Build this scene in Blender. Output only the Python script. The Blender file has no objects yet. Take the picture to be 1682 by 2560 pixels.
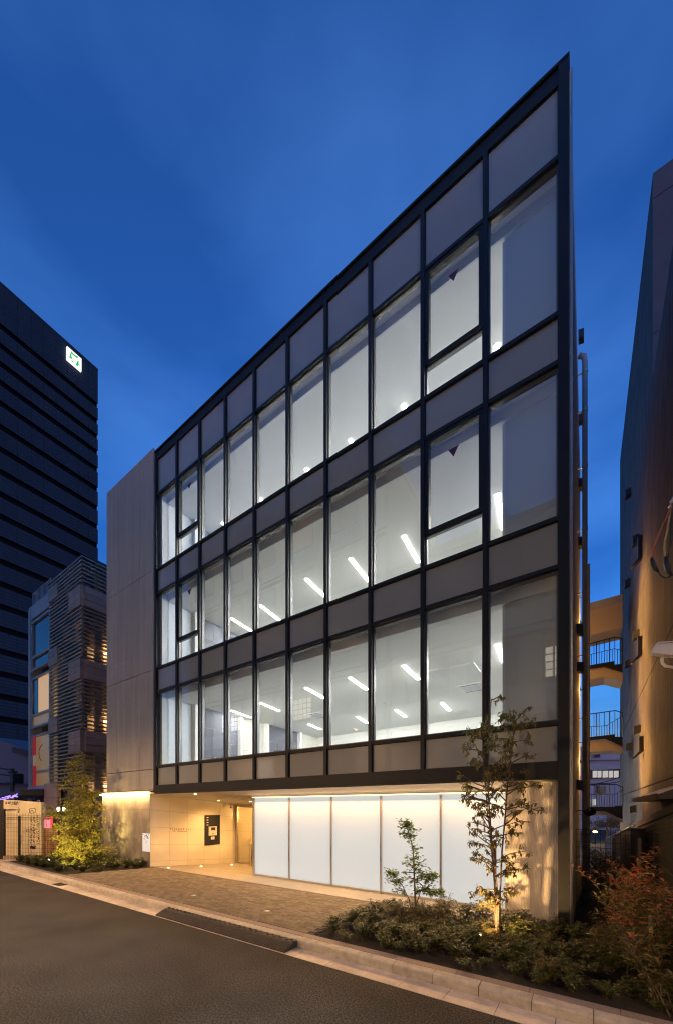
import bpy, math, random
from mathutils import Vector, Matrix

# ---------------------------------------------------------------- scene, camera, sky
SC = bpy.context.scene
COL = SC.collection
R = math.radians
random.seed(7)

# World axes: X runs along the office front (to the right), Y goes into the building, Z is up.
CAM = Vector((13.497, -7.78, 2.26))
RIGHT = Vector((0.8289, 0.5594, 0.0))
FWD = Vector((-0.5594, 0.8289, 0.0))
FL, CX, HY = 930.0, 841.0, 2020.0

cam_d = bpy.data.cameras.new('camera')
cam = bpy.data.objects.new('camera', cam_d)
COL.objects.link(cam)
cam.location = CAM
cam.rotation_euler = (R(90), 0, math.atan2(0.5594, 0.8289))
cam_d.sensor_fit = 'HORIZONTAL'
cam_d.sensor_width = 36.0
cam_d.lens = FL / 1682.0 * 36.0
cam_d.shift_y = (HY - 1280.0) / 1682.0
cam_d.clip_end = 2000.0
SC.camera = cam

SKY_STRENGTH = 2.0
world = bpy.data.worlds.new('World')
SC.world = world
world.use_nodes = True
wn = world.node_tree
bg = wn.nodes['Background']
sky = wn.nodes.new('ShaderNodeTexSky')
sky.sky_type = 'NISHITA'
sky.sun_disc = False
sky.sun_elevation = R(0.0)
sky.sun_rotation = R(150)
sky.ozone_density = 6.0
sky.air_density = 1.0
sky.dust_density = 1.0
tc = wn.nodes.new('ShaderNodeTexCoord')
mp = wn.nodes.new('ShaderNodeMapping')
mp.inputs['Scale'].default_value = (1.2, 1.2, 3.2)
nz = wn.nodes.new('ShaderNodeTexNoise')
nz.inputs['Scale'].default_value = 1.5
nz.inputs['Detail'].default_value = 5.0
nz.inputs['Roughness'].default_value = 0.5
rp = wn.nodes.new('ShaderNodeValToRGB')
rp.color_ramp.elements[0].position = 0.40
rp.color_ramp.elements[0].color = (1.2, 0.97, 0.68, 1)
rp.color_ramp.elements[1].position = 0.72
rp.color_ramp.elements[1].color = (3.5, 1.85, 1.02, 1)
mx = wn.nodes.new('ShaderNodeMixRGB')
mx.blend_type = 'MULTIPLY'
mx.inputs[0].default_value = 1.0
wn.links.new(tc.outputs['Generated'], mp.inputs['Vector'])
wn.links.new(mp.outputs[0], nz.inputs['Vector'])
wn.links.new(nz.outputs['Fac'], rp.inputs[0])
wn.links.new(sky.outputs[0], mx.inputs[1])
wn.links.new(rp.outputs[0], mx.inputs[2])
wn.links.new(mx.outputs[0], bg.inputs[0])
bg.inputs[1].default_value = SKY_STRENGTH

SC.view_settings.view_transform = 'Standard'
SC.view_settings.look = 'None'
SC.view_settings.exposure = 0.0
SC.view_settings.gamma = 1.0
SC.view_settings.use_curve_mapping = False
SC.render.engine = 'CYCLES'
SC.cycles.use_denoising = True
SC.cycles.max_bounces = 10
SC.cycles.diffuse_bounces = 5
SC.cycles.glossy_bounces = 4
SC.cycles.transparent_max_bounces = 24
SC.cycles.sample_clamp_direct = 16.0
SC.cycles.sample_clamp_indirect = 6.0
SC.cycles.filter_width = 1.15
SC.cycles.caustics_reflective = False
SC.cycles.caustics_refractive = False

# ---------------------------------------------------------------- picture point -> place
def ray(x, y):
    return FWD + RIGHT * ((x - CX) / FL) - Vector((0, 0, 1)) * ((y - HY) / FL)
def at(x, y, t):                       # point at depth t
    return CAM + ray(x, y) * t
def on_y(x, y, yp):                    # point on the plane Y = yp
    d = ray(x, y); return CAM + d * ((yp - CAM.y) / d.y)
def on_x(x, y, xp):
    d = ray(x, y); return CAM + d * ((xp - CAM.x) / d.x)
def on_z(x, y, zp=0.0):
    d = ray(x, y); return CAM + d * ((zp - CAM.z) / d.z)

# ---------------------------------------------------------------- materials
def new_mat(name):
    m = bpy.data.materials.new(name); m.use_nodes = True
    return m, m.node_tree, m.node_tree.nodes['Principled BSDF']

def mat(name, col, rough=0.6, metal=0.0, var=0.0, scale=4.0, bump=0.0, bscale=None, spec=0.5,
        streak=None, objvar=0.0, islvar=0.0, speck=0.0, emit=None, estr=0.0, coat=0.0, speckscale=260):
    """Principled surface: base colour with noise mottling (var), optional vertical streaks, per-object and per-piece variation, bump."""
    m, nt, b = new_mat(name)
    L = nt.links.new
    b.inputs['Roughness'].default_value = rough
    b.inputs['Metallic'].default_value = metal
    b.inputs['Specular IOR Level'].default_value = spec
    if coat: b.inputs['Coat Weight'].default_value = coat
    geo = nt.nodes.new('ShaderNodeNewGeometry')
    col_out = None
    rgb = nt.nodes.new('ShaderNodeRGB'); rgb.outputs[0].default_value = (*col, 1)
    col_out = rgb.outputs[0]
    def mul(fac_socket, lo, hi):
        nonlocal col_out
        mr = nt.nodes.new('ShaderNodeMapRange')
        mr.inputs['To Min'].default_value = lo; mr.inputs['To Max'].default_value = hi
        L(fac_socket, mr.inputs['Value'])
        mm = nt.nodes.new('ShaderNodeMixRGB'); mm.blend_type = 'MULTIPLY'; mm.inputs[0].default_value = 1
        L(col_out, mm.inputs[1]); L(mr.outputs[0], mm.inputs[2])
        col_out = mm.outputs[0]
    def noise(sc, detail=6, vec=None, r=0.6):
        n = nt.nodes.new('ShaderNodeTexNoise'); n.inputs['Scale'].default_value = sc
        n.inputs['Detail'].default_value = detail; n.inputs['Roughness'].default_value = r
        L(vec or geo.outputs['Position'], n.inputs['Vector'])
        return n.outputs['Fac']
    if var:
        st = noise(scale)
        cr = nt.nodes.new('ShaderNodeMapRange'); cr.inputs['From Min'].default_value = 0.3; cr.inputs['From Max'].default_value = 0.7
        L(st, cr.inputs['Value'])
        mul(cr.outputs[0], 1 - var, 1 + var)
    if streak:
        mpn = nt.nodes.new('ShaderNodeMapping'); mpn.inputs['Scale'].default_value = streak[0]
        L(geo.outputs['Position'], mpn.inputs['Vector'])
        st = noise(1.0, 7, mpn.outputs[0], 0.65)
        cr = nt.nodes.new('ShaderNodeMapRange'); cr.inputs['From Min'].default_value = 0.38; cr.inputs['From Max'].default_value = 0.66
        L(st, cr.inputs['Value'])
        mul(cr.outputs[0], streak[1], streak[2])
    if speck:
        st = noise(speckscale, 4)
        cr = nt.nodes.new('ShaderNodeMapRange'); cr.inputs['From Min'].default_value = 0.35; cr.inputs['From Max'].default_value = 0.65
        L(st, cr.inputs['Value'])
        mul(cr.outputs[0], 1 - speck, 1 + speck)
    if objvar:
        oi = nt.nodes.new('ShaderNodeObjectInfo'); mul(oi.outputs['Random'], 1 - objvar, 1 + objvar)
    if islvar:
        mul(geo.outputs['Random Per Island'], 1 - islvar, 1 + islvar)
    L(col_out, b.inputs['Base Color'])
    if bump:
        bn = nt.nodes.new('ShaderNodeBump'); bn.inputs['Strength'].default_value = bump; bn.inputs['Distance'].default_value = 0.02
        L(noise(bscale or scale * 6, 8), bn.inputs['Height']); L(bn.outputs[0], b.inputs['Normal'])
    if emit:
        b.inputs['Emission Color'].default_value = (*emit, 1); b.inputs['Emission Strength'].default_value = estr
    return m

def emis(name, col, strength):
    m = bpy.data.materials.new(name); m.use_nodes = True; nt = m.node_tree
    for n in list(nt.nodes):
        if n.type == 'BSDF_PRINCIPLED': nt.nodes.remove(n)
    e = nt.nodes.new('ShaderNodeEmission'); e.inputs[0].default_value = (*col, 1); e.inputs[1].default_value = strength
    nt.links.new(e.outputs[0], nt.nodes['Material Output'].inputs[0])
    return m

def glass_mat(name, tint=(0.97, 0.98, 0.97), base=0.085, rough=0.0):
    m = bpy.data.materials.new(name); m.use_nodes = True; nt = m.node_tree; L = nt.links.new
    for n in list(nt.nodes):
        if n.type == 'BSDF_PRINCIPLED': nt.nodes.remove(n)
    lw = nt.nodes.new('ShaderNodeLayerWeight'); lw.inputs[0].default_value = 0.5
    pw = nt.nodes.new('ShaderNodeMath'); pw.operation = 'POWER'; pw.inputs[1].default_value = 4.0
    mr = nt.nodes.new('ShaderNodeMapRange'); mr.inputs['To Min'].default_value = base; mr.inputs['To Max'].default_value = 0.95
    tr = nt.nodes.new('ShaderNodeBsdfTransparent'); tr.inputs[0].default_value = (*tint, 1)
    gl = nt.nodes.new('ShaderNodeBsdfGlossy'); gl.inputs['Roughness'].default_value = rough
    mi = nt.nodes.new('ShaderNodeMixShader')
    L(lw.outputs['Facing'], pw.inputs[0]); L(pw.outputs[0], mr.inputs['Value']); L(mr.outputs[0], mi.inputs[0])
    L(tr.outputs[0], mi.inputs[1]); L(gl.outputs[0], mi.inputs[2])
    L(mi.outputs[0], nt.nodes['Material Output'].inputs[0])
    return m

def leaf_mat(name, c1, c2, trans=0.35, rough=0.45):
    m, nt, b = new_mat(name); L = nt.links.new
    geo = nt.nodes.new('ShaderNodeNewGeometry')
    cr = nt.nodes.new('ShaderNodeValToRGB')
    cr.color_ramp.elements[0].color = (*c1, 1); cr.color_ramp.elements[1].color = (*c2, 1)
    L(geo.outputs['Random Per Island'], cr.inputs[0])
    L(cr.outputs[0], b.inputs['Base Color']); b.inputs['Roughness'].default_value = rough
    t = nt.nodes.new('ShaderNodeBsdfTranslucent'); L(cr.outputs[0], t.inputs[0])
    mi = nt.nodes.new('ShaderNodeMixShader'); mi.inputs[0].default_value = trans
    L(b.outputs[0], mi.inputs[1]); L(t.outputs[0], mi.inputs[2]); L(mi.outputs[0], nt.nodes['Material Output'].inputs[0])
    return m

M = {}
M['asphalt'] = mat('asphalt', (0.052, 0.047, 0.042), 0.85, var=0.28, scale=0.9, bump=1.0, bscale=45, speck=0.95, speckscale=48, spec=0.22)
M['ground'] = mat('ground', (0.12, 0.11, 0.1), 0.9, var=0.3, scale=2)
M['kerb'] = mat('kerb_concrete', (0.42, 0.385, 0.33), 0.85, var=0.25, scale=7, bump=0.25, bscale=90, objvar=0.1, speck=0.15)
M['gutter'] = mat('gutter_concrete', (0.56, 0.49, 0.41), 0.85, var=0.25, scale=4, bump=0.25, bscale=60, objvar=0.1, speck=0.12)
M['granite'] = mat('granite', (0.24, 0.19, 0.165), 0.75, var=0.15, scale=30, bump=0.2, bscale=120, objvar=0.1, speck=0.3)
M['paver'] = mat('paver', (0.135, 0.11, 0.082), 0.85, var=0.2, scale=9, bump=0.35, bscale=70, objvar=0.28, speck=0.2)
M['paver_far'] = mat('paver_far', (0.135, 0.11, 0.082), 0.85, var=0.2, scale=9, bump=0.35, bscale=70, islvar=0.28, speck=0.2)
M['mortar'] = mat('mortar', (0.07, 0.06, 0.05), 0.95, var=0.2, scale=12)
M['soil'] = mat('soil', (0.018, 0.014, 0.01), 0.95, var=0.4, scale=12, bump=1.0, bscale=40)
M['apron'] = mat('apron_tile', (0.33, 0.3, 0.255), 0.55, var=0.12, scale=3, objvar=0.05)
M['black_metal'] = mat('black_metal', (0.016, 0.0165, 0.018), 0.5, 0.0, spec=0.25)
M['mullion_inner'] = mat('mullion_inner', (0.1, 0.1, 0.105), 0.4, 0.4)
M['steel'] = mat('steel', (0.55, 0.5, 0.45), 0.28, 0.9)
M['spandrel'] = mat('spandrel_glass', (0.3, 0.305, 0.29), 0.07, objvar=0.07, spec=0.55, var=0.05, scale=1.0)
M['clad'] = mat('tile_cladding', (0.4, 0.385, 0.365), 0.7, var=0.06, scale=1.2, streak=((4, 4, 0.3), 0.86, 1.05), objvar=0.03)
M['conc_stain'] = mat('stained_concrete', (0.3, 0.27, 0.24), 0.62, var=0.16, scale=1.6, streak=((1.5, 1.5, 0.6), 0.62, 1.15), bump=0.15, bscale=30)
M['cream_tile'] = mat('cream_tile', (0.74, 0.69, 0.58), 0.22, var=0.03, scale=2, objvar=0.02)
M['soffit'] = mat('soffit', (0.31, 0.29, 0.27), 0.6, var=0.04, scale=2)
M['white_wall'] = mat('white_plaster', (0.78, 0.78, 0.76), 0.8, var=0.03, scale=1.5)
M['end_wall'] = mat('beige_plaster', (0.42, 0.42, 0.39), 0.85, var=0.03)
M['ceiling'] = mat('ceiling_board', (0.74, 0.745, 0.72), 0.9, speck=0.1)
M['pocket'] = mat('pocket_white', (0.78, 0.79, 0.8), 0.8)
M['downstand'] = mat('downstand_grey', (0.62, 0.64, 0.67), 0.7)
M['floor'] = mat('carpet', (0.3, 0.31, 0.32), 0.9, var=0.15, scale=14)
M['dark_door'] = mat('dark_door', (0.03, 0.032, 0.042), 0.6, var=0.1, scale=2, spec=0.1)
M['grey_panel'] = mat('grey_panel', (0.62, 0.64, 0.63), 0.6)
M['glass'] = glass_mat('window_glass')
M['glass_clear'] = glass_mat('door_glass', (0.95, 0.95, 0.93), 0.06)
M['lamp_white'] = emis('office_strip', (1.0, 0.99, 0.93), 760.0)
M['lamp_white_low'] = emis('office_strip_bright_floor', (1.0, 0.99, 0.93), 760.0)
M['lamp_warm'] = emis('led_line', (1.0, 0.64, 0.28), 3.5)
M['lamp_warm_hot'] = emis('led_line_hot', (1.0, 0.62, 0.25), 40.0)
M['downlight'] = emis('downlight', (1.0, 0.72, 0.38), 25.0)
M['lamp_orange'] = emis('bulkhead_lamp', (1.0, 0.55, 0.16), 22.0)
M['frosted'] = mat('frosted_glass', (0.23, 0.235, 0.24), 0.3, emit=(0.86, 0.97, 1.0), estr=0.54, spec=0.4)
M['ribbed'] = mat('ribbed_panel', (0.66, 0.6, 0.54), 0.5)
M['red'] = mat('red_marker', (0.07, 0.015, 0.07), 0.5)
M['dark_tile'] = mat('dark_tower_tile', (0.032, 0.052, 0.074), 0.6, spec=0.2, var=0.12, scale=0.15, objvar=0.04)
M['tower_void'] = mat('tower_void', (0.008, 0.009, 0.012), 0.8, spec=0.05)
M['sign_white'] = emis('sign_white', (0.98, 0.95, 0.98), 1.3)
M['sign_green'] = emis('sign_green', (0.02, 0.55, 0.08), 1.0)
M['slat'] = mat('aluminium_slat', (0.29, 0.245, 0.22), 0.45, 0.35, objvar=0.08)
M['stone'] = mat('stone_panel', (0.32, 0.23, 0.19), 0.6, var=0.1, scale=3, objvar=0.12)
M['recess'] = mat('dark_recess', (0.05, 0.045, 0.045), 0.7)
M['lvr_frame'] = mat('pale_frame', (0.3, 0.285, 0.3), 0.5)
M['blue_glass'] = mat('dark_blue_glass', (0.03, 0.05, 0.07), 0.05, spec=0.9)
M['lit_amber'] = mat('lit_amber_window', (0.3, 0.22, 0.14), 0.3, emit=(1.0, 0.58, 0.2), estr=0.5)
M['lit_dim'] = mat('lit_dim_window', (0.2, 0.16, 0.1), 0.3, emit=(1.0, 0.6, 0.25), estr=0.14)
M['banner'] = mat('red_banner', (0.4, 0.02, 0.02), 0.7, emit=(0.6, 0.02, 0.02), estr=0.25)
M['white_conc'] = mat('white_render', (0.62, 0.53, 0.39), 0.8, var=0.1, scale=2.5, bump=0.1, streak=((3, 3, 0.4), 0.85, 1.05))
M['ink'] = mat('marker_ink', (0.02, 0.02, 0.022), 0.7)
M['ink_red'] = mat('sticker_red', (0.25, 0.04, 0.03), 0.7)
M['mesh_dark'] = mat('mesh_wire', (0.012, 0.011, 0.01), 0.5, 0.3)
M['brick_orange'] = mat('clay_block', (0.36, 0.2, 0.11), 0.8, var=0.15, scale=10, objvar=0.15)
M['red_led'] = emis('red_led', (1.0, 0.04, 0.06), 3.0)
M['pink_led'] = emis('pink_screen', (1.0, 0.6, 0.68), 0.8)
M['purple_led'] = emis('purple_led', (0.4, 0.25, 1.0), 2.0)
M['purple_frame'] = mat('purple_lit_frame', (0.3, 0.27, 0.45), 0.5)
M['bulb'] = emis('bulb', (1.0, 0.85, 0.6), 14.0)
M['bark'] = mat('bark', (0.12, 0.085, 0.06), 0.85, var=0.3, scale=30, bump=0.4)
M['twig'] = mat('twig', (0.1, 0.065, 0.04), 0.8)
M['bamboo'] = mat('bamboo', (0.3, 0.22, 0.1), 0.55, var=0.15, scale=8)
M['stake'] = mat('timber_stake', (0.16, 0.09, 0.05), 0.8, var=0.2, scale=20)
M['rubber'] = mat('rubber', (0.05, 0.043, 0.035), 0.7, var=0.2, scale=6)
M['boardconc'] = mat('board_marked_concrete', (0.115, 0.108, 0.1), 0.8, var=0.25, scale=1.4, streak=((3, 13, 0.55), 0.6, 1.22), bump=0.5, bscale=12, spec=0.18, speck=0.12, speckscale=30)
M['pale_conc'] = mat('pale_concrete', (0.34, 0.32, 0.31), 0.7, var=0.12, scale=1.6)
M['side_wall'] = mat('side_wall_render', (0.55, 0.53, 0.53), 0.8, var=0.06, scale=1)
M['setback'] = mat('setback_concrete', (0.085, 0.1, 0.112), 0.7, var=0.15, scale=1.2)
M['pipe'] = mat('pipe', (0.38, 0.37, 0.37), 0.45, 0.1)
M['dark_box'] = mat('dark_fixture', (0.02, 0.02, 0.022), 0.5)
M['cctv'] = mat('camera_housing', (0.62, 0.6, 0.56), 0.45, var=0.05, scale=20)
M['cable_orange'] = mat('orange_cable', (0.5, 0.12, 0.04), 0.5)
M['cable_yellow'] = mat('yellow_cable', (0.5, 0.33, 0.1), 0.5)
M['cable_black'] = mat('black_cable', (0.015, 0.015, 0.015), 0.5)
M['warm_steel'] = mat('painted_steel', (0.4, 0.33, 0.26), 0.6)
M['dark_steel'] = mat('dark_steel', (0.02, 0.018, 0.02), 0.5, 0.3)
M['far_wall'] = mat('far_wall', (0.4, 0.42, 0.45), 0.8, var=0.06, scale=1)
M['lit_white'] = emis('lit_curtain', (0.9, 0.85, 0.82), 0.55)
M['lit_block'] = emis('lit_glass_block', (1.0, 0.9, 0.72), 2.0)
M['opp_wall'] = mat('opposite_wall', (0.3, 0.28, 0.27), 0.8, var=0.1, scale=0.8)
M['photo_print'] = mat('poster', (0.5, 0.5, 0.52), 0.4, emit=(0.9, 0.93, 1.0), estr=0.45)
M['poster_dark'] = mat('poster_dark', (0.1, 0.09, 0.1), 0.4)
M['leaf_lit'] = leaf_mat('young_leaf', (0.12, 0.13, 0.018), (0.27, 0.25, 0.04), 0.4)
M['leaf_dogwood'] = leaf_mat('dogwood_leaf', (0.1, 0.115, 0.025), (0.24, 0.19, 0.055), 0.35)
M['leaf_maple'] = leaf_mat('maple_leaf', (0.12, 0.2, 0.03), (0.22, 0.32, 0.05), 0.45)
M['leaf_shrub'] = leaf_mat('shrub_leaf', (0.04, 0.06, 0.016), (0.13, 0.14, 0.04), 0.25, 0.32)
M['leaf_nandina'] = leaf_mat('nandina_leaf', (0.07, 0.075, 0.022), (0.2, 0.16, 0.06), 0.3, 0.35)
M['leaf_yellow_lit'] = leaf_mat('yellow_lit_leaf', (0.22, 0.2, 0.03), (0.38, 0.34, 0.05), 0.4)  # yellow of the uplight put into the leaf colour of the tufts
M['leaf_red'] = leaf_mat('photinia_leaf_red', (0.24, 0.06, 0.02), (0.4, 0.13, 0.04), 0.3, 0.35)
M['leaf_photinia'] = leaf_mat('photinia_leaf', (0.08, 0.095, 0.025), (0.24, 0.19, 0.08), 0.25, 0.25)
M['leaf_back'] = leaf_mat('back_tree_leaf', (0.06, 0.06, 0.02), (0.2, 0.12, 0.06), 0.3)
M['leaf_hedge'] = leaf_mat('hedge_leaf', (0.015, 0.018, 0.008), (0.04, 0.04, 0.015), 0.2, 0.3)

# fine horizontal tile courses on the cladding, ribs on the fluted panel, floor ripples of the blinds of the tower
def add_courses(m, axis, freq, strength, dist):
    nt = m.node_tree; L = nt.links.new; b = nt.nodes['Principled BSDF']
    geo = nt.nodes.new('ShaderNodeNewGeometry'); sp = nt.nodes.new('ShaderNodeSeparateXYZ'); L(geo.outputs['Position'], sp.inputs[0])
    mu = nt.nodes.new('ShaderNodeMath'); mu.operation = 'MULTIPLY'; mu.inputs[1].default_value = freq * 2 * math.pi
    sn = nt.nodes.new('ShaderNodeMath'); sn.operation = 'SINE'
    pw = nt.nodes.new('ShaderNodeMath'); pw.operation = 'ADD'; pw.inputs[1].default_value = 1.0
    L(sp.outputs[axis], mu.inputs[0]); L(mu.outputs[0], sn.inputs[0]); L(sn.outputs[0], pw.inputs[0])
    bn = nt.nodes.new('ShaderNodeBump'); bn.inputs['Strength'].default_value = strength; bn.inputs['Distance'].default_value = dist
    L(pw.outputs[0], bn.inputs['Height'])
    old = b.inputs['Normal'].links
    if old: L(old[0].from_socket, bn.inputs['Normal'])
    L(bn.outputs[0], b.inputs['Normal'])
add_courses(M['clad'], 'Z', 1 / 0.095, 0.2, 0.004)
add_courses(M['dark_tile'], 'Z', 1 / 0.55, 0.5, 0.05)

# ---------------------------------------------------------------- building blocks
ORG = {}
class MB:
    """Collects faces in world coordinates; build() links them as one mesh object."""
    def __init__(s): s.v = []; s.f = []
    def box(s, x0, x1, y0, y1, z0, z1):
        b = len(s.v)
        s.v += [(x0,y0,z0),(x1,y0,z0),(x1,y1,z0),(x0,y1,z0),(x0,y0,z1),(x1,y0,z1),(x1,y1,z1),(x0,y1,z1)]
        s.f += [(b,b+3,b+2,b+1),(b+4,b+5,b+6,b+7),(b,b+1,b+5,b+4),(b+1,b+2,b+6,b+5),(b+2,b+3,b+7,b+6),(b+3,b,b+4,b+7)]
        return s
    def prism(s, pts, ext):
        """Polygon pts (3D) pushed along ext."""
        n = len(pts); b = len(s.v); e = Vector(ext)
        pts = [Vector(p) for p in pts]
        s.v += [tuple(p) for p in pts] + [tuple(p + e) for p in pts]
        nrm = Vector((0, 0, 0))
        for i in range(n): nrm += pts[i].cross(pts[(i + 1) % n])
        flip = nrm.dot(e) > 0
        f0 = tuple(range(b, b + n)); f1 = tuple(range(b + n, b + 2 * n))
        s.f.append(f0[::-1] if flip else f0); s.f.append(f1 if flip else f1[::-1])
        for i in range(n):
            j = (i + 1) % n
            q = (b + i, b + j, b + n + j, b + n + i)
            s.f.append(q if flip else q[::-1])
        return s
    def hexa(s, bot, top):
        """Box from four bottom and four top corners."""
        b = len(s.v); s.v += [tuple(p) for p in bot] + [tuple(p) for p in top]
        s.f += [(b,b+3,b+2,b+1),(b+4,b+5,b+6,b+7),(b,b+1,b+5,b+4),(b+1,b+2,b+6,b+5),(b+2,b+3,b+7,b+6),(b+3,b,b+4,b+7)]
        return s
    def tube(s, pts, rad, sides=6, cap=True):
        pts = [Vector(p) for p in pts]; n = len(pts)
        rads = rad if isinstance(rad, (list, tuple)) else [rad] * n
        rings = []
        for i, p in enumerate(pts):
            d = (pts[min(i + 1, n - 1)] - pts[max(i - 1, 0)]).normalized()
            a = d.cross(Vector((0, 0, 1)) if abs(d.z) < 0.9 else Vector((1, 0, 0))).normalized(); c = d.cross(a)
            b = len(s.v)
            for k in range(sides):
                t = 2 * math.pi * k / sides
                s.v.append(tuple(p + (a * math.cos(t) + c * math.sin(t)) * rads[i]))
            rings.append(b)
        for i in range(n - 1):
            for k in range(sides):
                k2 = (k + 1) % sides
                s.f.append((rings[i] + k, rings[i] + k2, rings[i + 1] + k2, rings[i + 1] + k))
        if cap:
            s.f.append(tuple(rings[0] + k for k in range(sides))[::-1]); s.f.append(tuple(rings[-1] + k for k in range(sides)))
        return s
    def disc(s, c, r, nrm, th=0.01, sides=14):
        nrm = Vector(nrm).normalized(); c = Vector(c)
        return s.tube([c, c + nrm * th], r, sides)
    def leaf(s, p, d, up, L, W, bend=0.2):
        """A pointed leaf, folded along its midrib and drooping at the tip."""
        p = Vector(p); d = Vector(d).normalized(); side = d.cross(up)
        if side.length < 1e-3: side = d.cross(Vector((1, 0, 0.3)))
        side.normalize(); n = side.cross(d).normalized()
        b = len(s.v); mid = p + d * L * 0.45
        s.v += [tuple(p), tuple(mid + side * W / 2 + n * W * 0.18), tuple(mid), tuple(mid - side * W / 2 + n * W * 0.18),
                tuple(p + d * L - n * L * bend)]
        s.f += [(b, b + 2, b + 1), (b, b + 3, b + 2), (b + 1, b + 2, b + 4), (b + 2, b + 3, b + 4)]
        return s
    def build(s, name, m, parent=None, kind=None, smooth=False):
        xs = [v[0] for v in s.v]; ys = [v[1] for v in s.v]; zs = [v[2] for v in s.v]
        o = Vector(((min(xs) + max(xs)) / 2, (min(ys) + max(ys)) / 2, min(zs)))
        me = bpy.data.meshes.new(name)
        me.from_pydata([(v[0] - o.x, v[1] - o.y, v[2] - o.z) for v in s.v], [], s.f)
        me.update()
        if smooth:
            for p in me.polygons: p.use_smooth = True
        me.materials.append(m)
        ob = bpy.data.objects.new(name, me); COL.objects.link(ob)
        ORG[ob.name] = o
        if parent is not None:
            ob.parent = parent; ob.location = o - ORG[parent.name]
        else: ob.location = o
        if kind: ob['kind'] = kind
        return ob

def B(name, m, parent, x0, x1, y0, y1, z0, z1, kind=None):
    return MB().box(x0, x1, y0, y1, z0, z1).build(name, m, parent, kind)

def tag(o, label, cat, group=None):
    o['label'] = label; o['category'] = cat
    if group: o['group'] = group
    return o
def thing(name, loc, label, cat, group=None):
    o = bpy.data.objects.new(name, None); COL.objects.link(o); o.location = loc; o.empty_display_size = 0.2
    ORG[o.name] = Vector(loc)
    return tag(o, label, cat, group)
def dup(o, loc, parent=None, rz=0.0, sc=1.0):
    """A copy of an object with its children (mesh data shared)."""
    c = o.copy(); COL.objects.link(c)
    if parent is not None: c.parent = parent; c.location = Vector(loc) - ORG[parent.name]
    else: c.location = loc
    ORG[c.name] = Vector(loc)
    if rz: c.rotation_euler = (0, 0, rz)
    if sc != 1.0: c.scale = (sc, sc, sc)
    for ch in o.children:
        k = ch.copy(); COL.objects.link(k); k.parent = c
        for g in ch.children:
            j = g.copy(); COL.objects.link(j); j.parent = k
    return c
def light(kind, loc, power, col, parent, size=0.05, target=None, angle=120, blend=0.6):
    ld = bpy.data.lights.new('lamp_light', kind); ld.energy = power; ld.color = col
    if kind == 'SPOT': ld.spot_size = R(angle); ld.spot_blend = blend; ld.shadow_soft_size = size
    elif kind == 'POINT': ld.shadow_soft_size = size
    elif kind == 'AREA': ld.shape = 'RECTANGLE'; ld.size, ld.size_y = size; ld.spread = R(angle)
    o = bpy.data.objects.new('lamp_light', ld); COL.objects.link(o)
    if target is not None:
        o.rotation_euler = (Vector(target) - Vector(loc)).to_track_quat('-Z', 'Y').to_euler()
    if parent is not None: o.parent = parent; o.location = Vector(loc) - ORG[parent.name]
    else: o.location = loc
    return o
def text(name, body, loc, rot, size, m, parent, extrude=0.002, align='LEFT', spacing=1.0):
    c = bpy.data.curves.new(name, 'FONT'); c.body = body; c.size = size; c.extrude = extrude; c.align_x = align; c.space_character = spacing
    t = bpy.data.objects.new(name, c)
    me = bpy.data.meshes.new_from_object(t)
    bpy.data.objects.remove(t)
    me.materials.clear(); me.materials.append(m)
    o = bpy.data.objects.new(name, me); COL.objects.link(o); o.rotation_euler = rot
    if parent is not None: o.parent = parent; o.location = Vector(loc) - ORG[parent.name]
    else: o.location = loc
    return o

# ---------------------------------------------------------------- ground, road, kerb, pavers
B('ground', M['ground'], None, -140, 80, -60, 120, -0.6, -0.45, 'structure')
B('road', M['asphalt'], None, -60, 40, -9.2, -3.24, -0.45, -0.125, 'structure')
B('pavement_far_side', M['gutter'], None, -60, 40, -10.95, -9.21, -0.45, -0.01, 'structure').name = 'opposite_pavement'
B('pavement', M['gutter'], None, -60, -6.85, -2.54, 0.6, -0.45, -0.012, 'structure')

gut = B('gutter', M['mortar'], None, -30, 18, -3.235, -2.86, -0.45, -0.135, 'structure')
g0 = None
x = -15.0
while x < 17:
    if g0 is None:
        g0 = MB().hexa([(x+.004,-3.232,-.4),(x+.596,-3.232,-.4),(x+.596,-2.885,-.4),(x+.004,-2.885,-.4)],
                       [(x+.004,-3.232,-.121),(x+.596,-3.232,-.121),(x+.596,-2.885,-.131),(x+.004,-2.885,-.131)]).build('gutter_slab', M['gutter'], gut)
        gz = ORG[g0.name]
    else:
        c = g0.copy(); COL.objects.link(c); c.location = Vector((x+.3, gz.y, gz.z + random.uniform(-.002,.002))) - ORG[gut.name]; c.parent = gut
    x += .6
kerb = B('kerb', M['mortar'], None, -30, 18, -2.87, -2.70, -0.45, -0.02, 'structure')
k0 = None; x = -15.25
while x < 17:
    if k0 is None:
        prof = [(-2.88,-.42),(-2.88,-.025),(-2.868,-.006),(-2.85,0),(-2.705,0),(-2.705,-.42)]
        k0 = MB().prism([(x+.004, p[0], p[1]) for p in prof], (.592,0,0)).build('kerb_stone', M['kerb'], kerb)
        kz = ORG[k0.name]
    else:
        c = k0.copy(); COL.objects.link(c); c.parent = kerb
        c.location = Vector((x+.3, kz.y + random.uniform(-.002,.002), kz.z + random.uniform(-.002,.002))) - ORG[kerb.name]
    x += .6
edge = B('pavement_edging', M['mortar'], None, -7, 18, -2.695, -2.50, -0.45, -0.02, 'structure')
e0 = None; x = -6.9
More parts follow.
